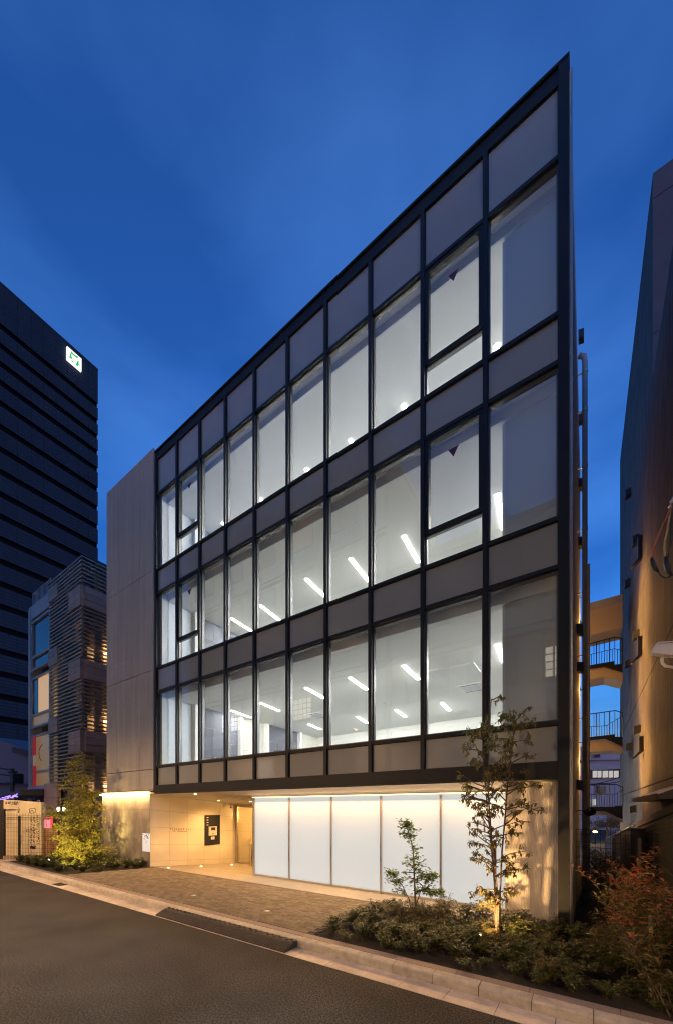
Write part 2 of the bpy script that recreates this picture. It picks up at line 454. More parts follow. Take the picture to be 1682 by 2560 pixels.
while x < 17:
    if e0 is None:
        e0 = B('edging_stone', M['granite'], edge, x+.004, x+.896, -2.692, -2.545, -.3, -.001); ez = ORG[e0.name]
    else:
        c = e0.copy(); COL.objects.link(c); c.parent = edge
        c.location = Vector((x+.45, ez.y, ez.z + random.uniform(-.002,.002))) - ORG[edge.name]
    x += .9

fore = MB().prism([(-1.3,-2.53,-.42),(9.45,-2.53,-.42),(9.45,.1,-.42),(-.36,.1,-.42),(-.36,-.4,-.42)], (0,0,.405)).build('forecourt', M['mortar'], None, 'structure')
pav = []
row = 0; yy = -2.52
PW, PL = 0.105, 0.21
while yy + PW < 0.09:
    xx = -1.4 + (PL/2 if row % 2 else 0)
    while xx + PL < 9.46:
        left = -1.18 + (yy + 2.6) * 0.377
        if xx > left: pav.append((xx, yy))
        xx += PL
    row += 1; yy += PW
pav.sort(key=lambda p: (Vector((p[0], p[1], 0)) - CAM).length)
p0 = None
far = MB()
for i, (px, py) in enumerate(pav):
    if i < 298:
        if p0 is None:
            p0 = B('paver', M['paver'], fore, px+.003, px+PL-.003, py+.003, py+PW-.003, -.06, 0.0); pz = ORG[p0.name]
        else:
            c = p0.copy(); COL.objects.link(c); c.parent = fore
            c.location = Vector((px+PL/2, py+PW/2, pz.z + random.uniform(-.004,.002))) - ORG[fore.name]
            c.rotation_euler = (random.uniform(-.012,.012), random.uniform(-.008,.008), random.uniform(-.01,.01))
    else:
        dz = random.uniform(-.004,.002)
        far.box(px+.003, px+PL-.003, py+.003, py+PW-.003, -.06+dz, dz)
far.build('paver_field', M['paver_far'], fore, 'stuff')

# smooth apron in front of the glazed screen and the falling floor of the entrance
SL = -0.088
def zs(y): return SL * max(0.0, y)
apr = B('entrance_floor', M['mortar'], None, -.38, 13.0, .1, 7.0, -.9, -.68, 'structure')
ux = [-.385 + 1.2 * i for i in range(12)]
for i in range(11):
    a, b = ux[i] + .002, min(ux[i+1], 13.04) - .002
    if a > 13: break
    y1 = 1.5
    MB().hexa([(a,.1,-.68),(b,.1,-.68),(b,y1,-.68),(a,y1,-.68)], [(a,.1,-.004),(b,.1,-.004),(b,y1,zs(y1)),(a,y1,zs(y1))]).build('floor_tile', M['apron'], apr)
    if b < 4.5:
        for y0, y1 in ((1.503, 2.7), (2.703, 3.9), (3.903, 7.0)):
            MB().hexa([(a,y0,-.68),(b,y0,-.68),(b,y1,-.68),(a,y1,-.68)], [(a,y0,zs(y0)),(b,y0,zs(y0)),(b,y1,zs(y1)),(a,y1,zs(y1))]).build('floor_tile', M['apron'], apr)

# planting beds
MB().prism([(-6.8,-2.53,-.42),(-1.32,-2.53,-.42),(-.38,-.4,-.42),(-.38,.04,-.42),(-6.8,.04,-.42)], (0,0,.41)).build('planting_bed', M['soil'], None, 'structure')
B('planting_bed', M['soil'], None, 9.46, 18, -2.53, .09, -.42, -.03, 'structure')
B('side_passage', M['soil'], None, 13.26, 15.0, .1, 40, -.42, -.06, 'structure')

# ---------------------------------------------------------------- the office building
OB = thing('office_building', (6.6, 0, 0), 'four-storey glass office with black frames and lit ceilings', 'building')
TOP = 15.67
def CK(k): return .072 + 1.3035 * k
BM = M['black_metal']
B('corner_post', BM, OB, .0, .125, -.01, .2, 2.78, 15.33)
B('corner_post', BM, OB, 13.055, 13.225, -.012, .24, -.5, 15.62)
mull = None
for k in range(1, 10):
    c = CK(k)
    if mull is None:
        mull = B('mullion', BM, OB, c-.044, c+.044, -.005, .2, 3.1, 15.33); mz = ORG[mull.name]
    else:
        o = mull.copy(); COL.objects.link(o); o.parent = OB; o.location = Vector((c, mz.y, mz.z)) - ORG[OB.name]
B('beam', BM, OB, .0, 13.054, -.02, .26, 2.80, 3.098)
B('beam_soffit_plate', BM, OB, .0, 13.054, -.015, .044, 2.775, 2.797)
B('parapet', BM, OB, .0, 13.054, .02, .3, 15.33, 15.60)
B('parapet_cap', BM, OB, .0, 13.23, -.02, .32, 15.622, 15.67)

SILL = [3.80, 7.50, 11.20]; HEAD = [6.62, 10.32, 14.02]; CEIL = [6.40, 10.10, 13.82]; FLR = [3.25, 6.98, 10.68]
TR = [3.098] + [z for p in zip(SILL, HEAD) for z in p] + [15.33]
def bay(k):
    a = .125 if k == 0 else CK(k) + .044
    b = 13.055 if k == 9 else CK(k + 1) - .044
    return a, b
def frame(name, m, parent, a, b, z0, z1, t, y0, y1):
    return MB().box(a, a+t, y0, y1, z0, z1).box(b-t, b, y0, y1, z0, z1).box(a+t, b-t, y0, y1, z0, z0+t).box(a+t, b-t, y0, y1, z1-t, z1).build(name, m, parent)
for k in range(10):
    a, b = bay(k); a += .001; b -= .001
    for i in range(1, 7):
        z = TR[i]
        B('transom', BM, OB, a, b, .012, .19, z-.04, z+.04)
    for i in range(4):
        z0 = TR[2*i] + (.041 if i else .002); z1 = TR[2*i+1] - (.041 if i < 3 else .002)
        s = B('spandrel_panel', M['spandrel'], OB, a+.012, b-.012, .07, .10, z0+.012, z1-.012)
        frame('glazing_bead', BM, s, a, b, z0, z1, .012, .058, .102)
    for f in range(3):
        z0 = SILL[f] + .041; z1 = HEAD[f] - .041
        if f > 0 and k in (1, 8):
            zm = SILL[f] + .72
            w = frame('awning_window', BM, OB, a, b, zm, z1, .085, .03, .16)
            p = B('pane', M['glass'], w, a+.086, b-.086, .09, .102, zm+.086, z1-.086)
            B('window_handle', M['dark_box'], w, a+.02, a+.05, .015, .029, zm+.5, zm+.58)
            cx = (a + b) / 2; cz = z1 - .62 if k == 8 else z1 - .62
            MB().prism([(cx-.11, .084, cz+.19), (cx, .084, cz), (cx+.11, .084, cz+.19)], (0,.004,0)).build('access_marker', M['red'], w)
            w2 = frame('window', M['mullion_inner'], OB, a, b, z0, zm-.002, .03, .075, .16)
            B('pane', M['glass'], w2, a+.031, b-.031, .10, .112, z0+.031, zm-.033)
        else:
            w = frame('window', M['mullion_inner'], OB, a, b, z0, z1, .03, .075, .17)
            B('pane', M['glass'], w, a+.031, b-.031, .10, .112, z0+.031, z1-.031)

for f in range(3):
    zf, zc = FLR[f], CEIL[f]
    B('ceiling', M['ceiling'], OB, .31, 13.04, .381, 9.8, zc, zc+.04)
    B('ceiling_downstand', M['downstand'], OB, .31, 13.04, .34, .38, zc-.002, zc+.26)
    B('blind_pocket', M['pocket'], OB, .2, 13.05, .201, .339, HEAD[f]+.01, HEAD[f]+.05)
    B('floor_slab', M['floor'], OB, .2, 13.05, .12, 9.8, zf-.25, zf)
    B('back_wall', M['white_wall'], OB, .2, 13.05, 9.801, 9.95, zf, zc+.3)
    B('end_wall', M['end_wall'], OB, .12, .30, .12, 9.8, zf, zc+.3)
    B('lining_panel', M['grey_panel'], OB, 12.11, 13.04, .39, .42, zf, zc-.005)
    B('lining_panel', M['white_wall'], OB, 12.05, 13.04, .421, .5, zf, zc)
    for y0, y1 in ((1.58, 3.72), (5.58, 7.9)):
        d = B('dark_door', M['dark_door'], OB, .30, .335, y0, y1, zf, zc-.01)
        B('door_leaf', M['dark_door'], d, .336, .35, y0+.75, y1-.12, zf+.01, zf+2.3)
        B('handle', M['steel'], d, .351, .40, y0+.85, y0+.89, zf+.9, zf+1.15)
        B('door_rail', M['mullion_inner'], d, .336, .345, y0, y1, zf+2.33, zf+2.345)
    for y0, y1 in ((1.38, 1.52), (3.74, 3.86), (5.40, 5.56), (7.92, 8.1)):
        B('pilaster', M['white_wall'], OB, .30, .52, y0, y1, zf, zc)
    B('side_lining', M['downstand'], OB, .30, .32, .36, 1.36, zf, zc-.01)
B('roof_slab', M['pale_conc'], OB, .12, 13.05, .26, 9.9, 15.2, 15.5)
B('side_wall', M['side_wall'], OB, 13.06, 13.25, .15, 10.0, -.5, 15.62)
B('rear_wall', M['pale_conc'], OB, -3.6, 13.05, 9.96, 10.1, -.5, 15.5)
B('flashing', M['steel'], OB, 13.251, 13.27, .15, .26, 0, 15.62)

# tiled end slab: panels with open joints over a dark backing
B('slab_backing', M['recess'], OB, -3.6, .018, .0, 9.95, 2.95, 15.72)
zz = [2.93, 3.71, 7.44, 11.20, 15.78]; uu = [-3.62, -2.65, -.99, .015]
for i in range(3):
    for j in range(4):
        B('cladding_panel', M['clad'], OB, uu[i]+.009, uu[i+1]-.009, -.055, -.002, zz[j]+.012, zz[j+1]-.012)
B('slab_soffit', M['stone'], OB, -4.3, .0, -.05, .6, 2.895, 2.928)
# concrete wall below
B('wall_backing', M['mortar'], OB, -4.20, -.42, .08, .35, -.4, 2.85)
zz = [-.1, .85, 1.5, 2.18, 2.89]; uu = [-4.23, -2.75, -1.55, -.395]
for i in range(3):
    for j in range(4):
        B('concrete_panel', M['conc_stain'], OB, uu[i]+.002, uu[i+1]-.002, .045, .078, zz[j]+.002, zz[j+1]-.002)
led = B('light_strip', M['lamp_warm_hot'], OB, -4.3, -.45, -.02, .02, 2.79, 2.85)
light('AREA', (-2.4, -.03, 2.785), 150, (1.0,.58,.22), led, (3.8,.03), (-2.4, -.5, 0), 170)

# soffit over the recess
def zso(y): return 2.775 + SL * (y - .05)
for i in range(9):
    a = -.385 + 1.5 * i; b = min(a + 1.496, 13.05)
    if a >= 13.05: break
    y1 = 1.47 if a > 4.0 else 4.28
    MB().hexa([(a,.045,zso(.045)),(b,.045,zso(.045)),(b,y1,zso(y1)),(a,y1,zso(y1))],
              [(a,.045,2.86),(b,.045,2.86),(b,y1,2.86),(a,y1,2.86)]).build('soffit_panel', M['soffit'], OB)
# tiled entrance wall
ys = [on_x(360 + px/5.2133, 2100, -.39).y for px in (84, 333, 570, 787, 988, 1205)]
zr = [-.03, .205, .85, 1.524, 2.186, 2.80]
B('tile_backing', M['mortar'], OB, -.60, -.405, .1, 7.0, -.8, 2.75)
for i in range(6):
    y0 = ys[i]; y1 = ys[i+1] if i < 5 else 6.9
    for j in range(5):
        s0, s1 = SL*y0, SL*y1
        a0, a1 = zr[j]+.0025, zr[j+1]-.0025
        if i < 5 or True:
            MB().hexa([(-.404,y0+.0025,a0+s0),(-.39,y0+.0025,a0+s0),(-.39,y1-.0025,a0+s1),(-.404,y1-.0025,a0+s1)],
                      [(-.404,y0+.0025,a1+s0),(-.39,y0+.0025,a1+s0),(-.39,y1-.0025,a1+s1),(-.404,y1-.0025,a1+s1)]).build('wall_tile', M['cream_tile'], OB)
B('inner_wall', M['cream_tile'], OB, -.4, 4.3, 7.0, 7.1, -.8, 2.8)
B('inner_side_wall', M['cream_tile'], OB, 3.9, 4.0, 1.6, 7.0, -.8, 2.7)
MB().hexa([(-.39,4.29,2.30),(3.9,4.29,2.30),(3.9,7,2.12),(-.39,7,2.12)], [(-.39,4.29,2.8),(3.9,4.29,2.8),(3.9,7,2.8),(-.39,7,2.8)]).build('lobby_ceiling', M['soffit'], OB)
B('light_leak_block', M['recess'], OB, 4.02, 13.04, 1.56, 7.0, -.6, 2.7)  # unseen box added behind the frosted screen to stop light leaking
# lettering, intercom, door
ly = on_x(425.5, 2072, -.385)
text('lettering', 'V I L L A G E  1 1 1', (-.388, on_x(425.5,2075,-.388).y, on_x(425.5,2075,-.388).z), (R(90), R(5), R(90)), .105, M['ink'], OB, .002, spacing=1.12)
text('lettering', 'NO.1 VILLAGE BLDG', (-.388, on_x(432,2079.5,-.388).y, on_x(432,2079.5,-.388).z), (R(90), R(5), R(90)), .062, M['ink'], OB, .002, spacing=1.2)
pa, pb = on_x(511.5, 2036.7, -.39), on_x(549.5, 2113, -.39)
ip = B('intercom_panel', M['dark_door'], OB, -.389, -.36, pa.y, pb.y, .60, 1.93)
yc = (pa.y + pb.y) / 2
B('intercom_unit', M['cctv'], ip, -.359, -.33, yc-.21, yc+.21, 1.02, 1.42)
B('display', M['ink'], ip, -.329, -.326, yc-.10, yc+.12, 1.25, 1.38)
B('speaker', M['ink'], ip, -.329, -.326, yc-.04, yc+.04, 1.08, 1.11)
B('card_reader', M['cctv'], ip, -.359, -.34, yc-.09, yc+.09, .84, .97)
for i in range(4):
    B('name_plate', M['cctv'], ip, -.359, -.352, pa.y+.09, pa.y+.18, 1.84-.11*i-.03, 1.84-.11*i)
yd = 4.2
df = MB().box(-.385, -.25, yd, yd+.08, -.7, 2.42).box(-.25, 3.9, yd, yd+.08, -.42, -.30).box(-.25, 3.9, yd, yd+.08, 2.3, 2.42).box(1.5,1.56,yd,yd+.08,-.3,2.3).build('entrance_door', M['steel'], OB)
B('pane', M['glass_clear'], df, -.249, 1.499, yd+.03, yd+.045, -.299, 2.299)
B('pane', M['glass_clear'], df, 1.561, 3.9, yd+.03, yd+.045, -.299, 2.299)
frame('inner_gate', M['dark_steel'], OB, .0, 1.3, -.36, 1.05, .035, yd+1.0, yd+1.04)
p = on_y(626.5, 2164, 3.7)
B('guard_rail', M['steel'], OB, p.x-.05, p.x+.05, 3.7, 3.76, zs(3.7), p.z+.95)

# frosted screen
px = [3.77, 5.41, 7.08, 8.75, 10.43, 11.96]
YG = 1.47
for i, u in enumerate(px):
    w = .09 if i == 0 else .05
    B('screen_post', M['steel'], OB, u-w/2, u+w/2, YG-.05, YG+.06, zs(YG)-.02, 2.645)
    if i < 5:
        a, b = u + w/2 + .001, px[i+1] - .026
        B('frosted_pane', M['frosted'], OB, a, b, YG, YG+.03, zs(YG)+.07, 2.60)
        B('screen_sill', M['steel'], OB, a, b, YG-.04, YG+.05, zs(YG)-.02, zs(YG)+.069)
ls = B('light_strip', M['lamp_warm'], OB, 3.8, 11.95, YG-.13, YG-.10, 2.60, 2.63)
light('AREA', (7.87, YG-.16, 2.585), 380, (1.0,.56,.21), ls, (8.1,.03), (7.87, YG-1.7, 0), 170)
# fluted panel beside the end post
mb = MB(); n = 32; a0, b0 = 12.12, 13.05
for i in range(n):
    a = a0 + (b0-a0)*i/n; b = a0 + (b0-a0)*(i+1)/n; m_ = (a+b)/2
    v = len(mb.v)
    mb.v += [(a,.30,-.3),(m_,.291,-.3),(b,.30,-.3),(a,.30,2.755),(m_,.291,2.755),(b,.30,2.755)]
    mb.f += [(v,v+1,v+4,v+3),(v+1,v+2,v+5,v+4)]
mb.box(a0,b0,.301,.36,-.3,2.755)
mb.build('fluted_panel', M['ribbed'], OB)
B('plinth', M['apron'], OB, 11.99, 13.05, .12, .286, -.3, .02)
B('return_wall', M['ribbed'], OB, 12.12, 12.2, .361, 1.55, -.3, 2.7)

# downlights and floor lights of the entrance
for i, (sx, sy, nm) in enumerate(((488.5,1985.3,'first downlight from the street over the tiled entrance'), (547.4,2002.2,'middle downlight over the entrance beside the tiled wall'), (626.6,2004.5,'downlight over the entrance beside the steel screen post'))):
    d = ray(sx, sy); t = (2.775 + SL*(CAM.y-.05) - CAM.z) / (d.z - SL*d.y)
    p = CAM + d * t
    th = thing('downlight', p, 'small round recessed ' + nm, 'downlight', 'entrance downlights')
    MB().disc(p, .05, (0,0,-1), .012).build('lens', M['downlight'], th)
    MB().tube([p+Vector((0,0,.0)), p+Vector((0,0,-.008))], .062, 14).build('ring', M['soffit'], th)
    light('SPOT', p - Vector((0,0,.03)), 250, (1.0,.5,.15), th, .05, p - Vector((0,0,2)), 150, .8)
for i, (sx, sy, nm) in enumerate(((421,2171,'nearest the street'), (503.5,2167,'under the dark intercom panel'), (580,2163,'nearest the glass door'))):
    d = ray(sx, sy); t = (SL*CAM.y - CAM.z) / (d.z - SL*d.y); p = CAM + d * t
    th = thing('floor_light', p, 'small round glowing floor light at the tiled wall, ' + nm, 'floor light', 'entrance floor lights')
    MB().disc(p, .045, (0,0,1), .006).build('lens', M['downlight'], th)
    MB().tube([p, p+Vector((0,0,.004))], .06, 14).build('ring', M['steel'], th)
    light('SPOT', p + Vector((0,0,.02)), 40, (1.0,.55,.18), th, .04, p + Vector((-.12,0,1)), 110, .8)
lob = light('POINT', (1.2, 5.6, 1.9), 170, (1.0,.5,.13), OB, .15)
th = thing('entrance_camera', (0,0,0), 'small white dome camera under the entrance soffit', 'security camera')
p = on_x(578, 2018, -.2); th.location = p; ORG[th.name] = p
MB().tube([p+Vector((0,0,-.02)), p+Vector((0,0,.09))], .05, 12).build('housing', M['cctv'], th)
MB().tube([p+Vector((0,0,-.07)), p+Vector((0,0,-.04)), p+Vector((0,0,-.022))], [.02,.045,.05], 12).build('dome', M['dark_box'], th)

# glowing poster on the concrete wall
pa, pb = on_y(357, 2084, .03), on_y(374.6, 2131, .03)
th = thing('poster_panel', (pa.x, .03, pb.z), 'small backlit white poster with dark blossom print on concrete wall', 'poster')
B('light_box', M['photo_print'], th, pa.x, pb.x, .02, .044, pb.z, pa.z)
mb = MB(); rr = random.Random(3)
for i in range(22):
    u = rr.uniform(pa.x+.02, pb.x-.03); v = pa.z - abs(rr.gauss(0, .18)) - .03
    if v < pb.z + .2: continue
    s = rr.uniform(.012, .035); mb.prism([(u+s*math.cos(q)*rr.uniform(.6,1.2), .0185, v+s*math.sin(q)*rr.uniform(.6,1.2)) for q in (0,1.1,2.2,3.3,4.4,5.4)], (0,-.001,0))
mb.build('print', M['poster_dark'], th)

# office strip lights, ceiling cassettes
FN = ['second', 'third', 'top']
ORDN = ['first', 'second', 'third', 'fourth', 'fifth', 'sixth', 'seventh', 'eighth', 'ninth', 'tenth']
strips = {0: [(1007.8,1663.5,1051.5,1704),(989.4,1775.1,1028.9,1804.3),(1103.7,1756.9,1136.3,1789.9),(979.6,1841,1000,1854),
              (1070.7,1832,1086,1845.5),(1167.6,1819,1181,1832.6),(764.6,1719.7,831,1756.8),(874,1693.7,929,1733.5),(649.5,1756.8,707,1781),
              (577.4,1776,639,1798.4),(699.4,1822,753,1842.5),(771.8,1810.5,816,1830.7),(892.5,1791.9,927,1814),(870.7,1854,896,1864),(1241.8,1609.7,1265,1672)],
          1: [(1008.2,1338.4,1052,1417),(875.3,1395,922,1454),(764.9,1446.4,812,1491),(649.8,1512.7,706,1556.5),(577.5,1545.5,633,1580),(1242,1234,1266,1366)],
          2: [(1006.6,1010,1050,1110),(874.4,1097,921,1182),(764.7,1170.5,811,1236),(555,1306,620,1350),(1240,860,1265,1045),(649,1245,705,1300)]}
for f, lst in strips.items():
    seen = {}
    order = sorted(lst, key=lambda s: s[1])
    for (x0, y0, x1, y1) in order:
        z = CEIL[f]
        q0, q1 = on_z(x0, y0, z), on_z(x1, y1, z)
        k = int((on_y(x0, y0, 0).x - .072) / 1.3035); k = max(0, min(9, k))
        seen[k] = seen.get(k, 0) + 1
        lab = f'white strip light on {FN[f]}-floor ceiling behind {ORDN[k]} bay from the left'
        if seen[k] > 1: lab = f'{ORDN[seen[k]-1]} strip light from the glass, {FN[f]}-floor ceiling, {ORDN[k]} bay from the left'
        th = thing('ceiling_light', q0, lab, 'ceiling light', 'office ceiling lights')
        d = (q1 - q0); d.z = 0; ln = min(max(d.length, 1.1), 1.35); d.normalize(); s = Vector((-d.y, d.x, 0)) * .055; e = q0 + d * ln
        dz = Vector((0,0,.02))
        MB().hexa([q0-s-dz, e-s-dz, e+s-dz, q0+s-dz], [q0-s-dz*.2, e-s-dz*.2, e+s-dz*.2, q0+s-dz*.2]).build('diffuser', M['lamp_white'] if f == 0 else M['lamp_white_low'], th)
        s2 = s * 1.25; q2 = q0 - d*.04; e2 = e + d*.04
        MB().hexa([q2-s2-dz*.19, e2-s2-dz*.19, e2+s2-dz*.19, q2+s2-dz*.19], [q2-s2, e2-s2, e2+s2, q2+s2]).build('trim', M['pocket'], th)
# more rows of the same fittings, deeper in the two upper rooms
for f in (1, 2):
    for i, u in enumerate((1.8, 4.2, 6.6, 9.0, 11.4)):
        th = thing('ceiling_light', (u, 5.6, CEIL[f]), f'strip light deep inside the {FN[f]}-floor room, {ORDN[i]} of five from the left', 'ceiling light', 'office ceiling lights')
        B('diffuser', M['lamp_white'], th, u-.055, u+.055, 5.6, 6.9, CEIL[f]-.02, CEIL[f]-.004)
def cassette(cx, cy, z, lab):
    th = thing('air_conditioner', (cx, cy, z), lab, 'air conditioner', 'ceiling cassette air conditioners')
    B('fascia', M['pocket'], th, cx-.45, cx+.45, cy-.45, cy+.45, z-.03, z-.002)
    B('grille', M['downstand'], th, cx-.26, cx+.26, cy-.26, cy+.26, z-.042, z-.031)
    for s in (-1, 1):
        B('vane', M['mullion_inner'], th, cx-.3, cx+.3, cy+s*.37-.03, cy+s*.37+.03, z-.036, z-.031)
c = on_z(1178, 1719, CEIL[0]); cassette(c.x, c.y, CEIL[0], 'square white ceiling cassette beside the hanging board, second floor')
c = on_z(795, 1788, CEIL[0]); cassette(c.x, c.y, CEIL[0], 'square white ceiling cassette behind the sixth bay, second floor')
c = on_z(1137, 1667, CEIL[0])
th = thing('hanging_board', c, 'large flat white board hung under the second-floor ceiling', 'ceiling board')
B('board', M['pocket'], th, c.x-.62, c.x+.62, c.y-.42, c.y+.42, c.z-.16, c.z-.12)
for sx_ in (-.5,.5): B('hanger', M['steel'], th, c.x+sx_-.01, c.x+sx_+.01, c.y-.01, c.y+.01, c.z-.119, c.z)
c = on_z(962.8, 1757.5, CEIL[0])
th = thing('smoke_detector', c, 'small round smoke detector on second-floor ceiling', 'smoke detector')
MB().disc(c, .06, (0,0,-1), .03).build('base', M['pocket'], th); MB().disc(c-Vector((0,0,.03)), .035, (0,0,-1), .02).build('sensor', M['downstand'], th)

# ---------------------------------------------------------------- fittings on the office's right side wall
def side(y, sy, x=13.26):               # point on the side wall at depth y whose picture height is sy
    rel = Vector((x, y, 0)) - CAM; t = rel.x * FWD.x + rel.y * FWD.y
    return Vector((x, y, CAM.z - (sy - HY) / FL * t))
dp = thing('downpipe', (13.43, 5.0, -.1), 'tall grey downpipe with clamps on the side of the glass office', 'downpipe')
MB().tube([(13.43,5,-.1),(13.43,5,15.0),(13.41,5,15.18),(13.30,5,15.28)], .066, 12).build('pipe', M['pipe'], dp, smooth=True)
for z in (1.2, 3.0, 4.8, 6.6, 8.4, 10.2, 12.0, 13.6, 14.7):
    MB().tube([(13.43,5,z),(13.43,5,z+.05)], .076, 12).build('clamp', M['steel'], dp)
    B('bracket', M['steel'], dp, 13.252, 13.37, 4.985, 5.015, z+.01, z+.04)
dp2 = thing('conduit_pipe', (13.50, 7.6, -.1), 'thin pale conduit pipe behind the tall downpipe', 'pipe')
MB().tube([(13.53,7.6,-.1),(13.53,7.6,10.6)], .035, 8).build('pipe', M['pipe'], dp2, smooth=True)
for z in (2, 4.5, 7, 9.5): B('bracket', M['steel'], dp2, 13.252, 13.50, 7.59, 7.61, z, z+.03)
for i, (y, sy, nm) in enumerate(((6.4,845,'topmost'), (6.8,1050,'second from the top'), (6.2,1215,'third from the top'), (6.0,1360,'just above the bridge line'), (4.0,1578,'at third-floor height'), (4.6,1672,'below the bridge line'), (4.0,1965,'lowest'))):
    p = side(y, sy)
    th = thing('vent_hood', p, f'small dark vent hood on the office side wall, {nm}', 'vent', 'vent hoods on the side wall')
    s_ = .11
    MB().prism([(13.252, y-s_, p.z+.16), (13.40, y-s_, p.z+.12), (13.40, y-s_, p.z-.14), (13.252, y-s_, p.z-.1)], (0, 2*s_, 0)).build('hood', M['dark_box'], th)
    B('flange', M['pipe'], th, 13.2515, 13.262, y-s_-.02, y+s_+.02, p.z+.162, p.z+.18)
p = side(3.4, 2031, 13.5)
th = thing('round_mirror', (13.26, 3.4, p.z), 'round safety mirror on a bent arm at the office side', 'mirror')
MB().tube([(13.26,3.4,p.z+.02),(13.36,3.38,p.z+.04),(13.44,3.36,p.z+.01)], .012, 6).build('arm', M['dark_box'], th)
c = Vector((13.55, 3.35, p.z)); n = (CAM - c).normalized() + Vector((.25,0,-.9)); n.normalize()
MB().tube([c - n*.02, c, c + n*.008], [.09, .125, .125], 18).build('rim', M['dark_box'], th)
MB().tube([c + n*.0081, c + n*.02, c + n*.024], [.105, .07, .02], 18).build('mirror_face', mat('mirror_face', (.5,.5,.5), .08, 1.0), th, smooth=True)
for i, (y, sy, nm) in enumerate(((9.4,1556,'upper'), (9.2,1725,'middle'), (9.0,1905,'lower'))):
    p = side(y, sy, 13.3)
    th = thing('wall_lamp', p, f'{nm} of three warm bulkhead lamps behind the downpipe', 'wall lamp', 'bulkhead lamps in the passage')
    B('base', M['dark_box'], th, 13.2515, 13.275, y-.1, y+.1, p.z-.07, p.z+.07)
    B('arm', M['dark_box'], th, 13.2755, 13.42, y-.02, y+.02, p.z-.02, p.z+.02)
    B('lens', M['lamp_orange'], th, 13.4205, 13.47, y-.05, y+.05, p.z-.05, p.z+.05)
    light('SPOT', (13.53, y, p.z), 950, (1.0,.47,.12), th, .06, (15.1, y-.2, p.z), 112, 1.0)
    light('POINT', (13.53, y, p.z), 150, (1.0,.47,.12), th, .06)

def slope_box(x0, x1, y0, y1, zb, za, zc):
    """Box whose top falls from za at y0 to zc at y1."""
    return MB().hexa([(x0,y0,zb),(x1,y0,zb),(x1,y1,zb),(x0,y1,zb)], [(x0,y0,za),(x1,y0,za),(x1,y1,zc),(x0,y1,zc)])
# ---------------------------------------------------------------- board-marked concrete neighbour on the right
CB = thing('concrete_building', (18, 8, 0), 'tall board-marked concrete building rising beside the narrow passage', 'building')
XW = 15.1
rows = [-.4, 2.95, 6.4, 10.0, 13.9, 17.9, 21.1]
def top_z(y): return 21.08 + (y - 6.6) * .145
for j in range(6):
    z0, z1 = rows[j]+.018, rows[j+1]-.018
    for (y0, y1) in ((-2.0, 2.98), (3.0, 8.98), (9.0, 20.1)):
        if y1 < 3: zt = 15.1
        elif y1 < 9: zt = 22.1
        else: zt = 22.1
        if z0 > 15.1 and y1 < 3: continue
        ya = y0
        if z0 > 13 and y1 < 9 and y1 > 3:
            if z1 > 15.1 and z0 < 15.1:
                B('wall_panel', M['boardconc'], CB, XW, XW+.12, y0, y1, z0, 15.09); z0b = 15.1
                B('wall_panel', M['boardconc'], CB, XW, XW+.12, 6.71, y1, 15.1, z1); continue
            if z0 > 15.1: ya = 6.71
        if j == 5: slope_box(XW, XW+.12, ya, y1, z0, top_z(ya), top_z(y1)).build('wall_panel', M['boardconc'], CB)
        else: B('wall_panel', M['boardconc'], CB, XW, XW+.12, ya, y1, z0, min(z1, zt))
B('wall_core', M['tower_void'], CB, XW+.03, 24, -1.98, 20.0, -.4, 15.05)
slope_box(XW+.03, 24, 6.75, 20.0, 15.05, 20.9, 22.8).build('wall_core', M['tower_void'], CB)
for j, (z0, z1) in enumerate(((15.12, 16.3), (16.32, 20.3), (20.32, 21.08))):
    B('setback_panel', M['setback'], CB, XW+.001, 24, 6.6, 6.70, z0, z1)
B('terrace_slab', M['pale_conc'], CB, XW, 24, -2.0, 6.6, 15.1, 15.115)
for i, (sx, sy) in enumerate(((1575,1233),(1595,1350),(1573,1458),(1596,1588),(1573,1660),(1599,1825),(1577,1867),(1588,2024))):
    p = on_x(sx, sy, XW - .02)
    nm = ('topmost','second from the top','third from the top','fourth from the top','fourth from the bottom','third from the bottom','second from the bottom','lowest')[i]
    th = thing('wall_vent', p, f'small dark hooded vent on the board-marked wall, {nm}', 'vent', 'hooded vents on the concrete wall')
    MB().prism([(XW-.001, p.y-.15, p.z+.17), (XW-.2, p.y-.15, p.z+.12), (XW-.2, p.y-.15, p.z-.17), (XW-.001, p.y-.15, p.z-.09)], (0,.3,0)).build('hood', M['dark_box'], th)
    B('flange', M['pipe'], th, XW-.018, XW-.002, p.y-.18, p.y+.18, p.z+.171, p.z+.2)
for i, (sx, s0, s1) in enumerate(((1603,1340,1410),(1603,1592,1652),(1606,1842,1893))):
    p, q = on_x(sx, s0, XW-.02), on_x(sx, s1, XW-.02)
    th = thing('scupper', q, f'dark upright drain channel at the wall joint, {("upper","middle","lower")[i]}', 'drain channel', 'drain channels on the concrete wall')
    B('channel', M['dark_box'], th, XW-.12, XW-.001, p.y-.09, p.y+.09, q.z+.2, p.z)
    MB().prism([(XW-.001,q.y-.09,q.z+.19),(XW-.12,q.y-.09,q.z+.19),(XW-.32,q.y-.09,q.z-.05),(XW-.26,q.y-.09,q.z-.05)], (0,.18,0)).build('spout', M['dark_box'], th)
p = on_x(1690, 1998, XW-.15)
th = thing('entrance_canopy', (XW, p.y, 2.3), 'black angular canopy low on the concrete building', 'canopy')
MB().prism([(XW-.001, p.y-1.0, 2.75),(XW-.001, p.y-1.0, 2.42),(XW-.55, p.y-1.0, 2.42),(XW-.55, p.y-1.0, 2.5)], (0, 4.2, 0)).build('roof', M['dark_box'], th)
B('fascia', M['dark_steel'], th, XW-.57, XW-.551, p.y-1.02, p.y+3.22, 2.40, 2.52)

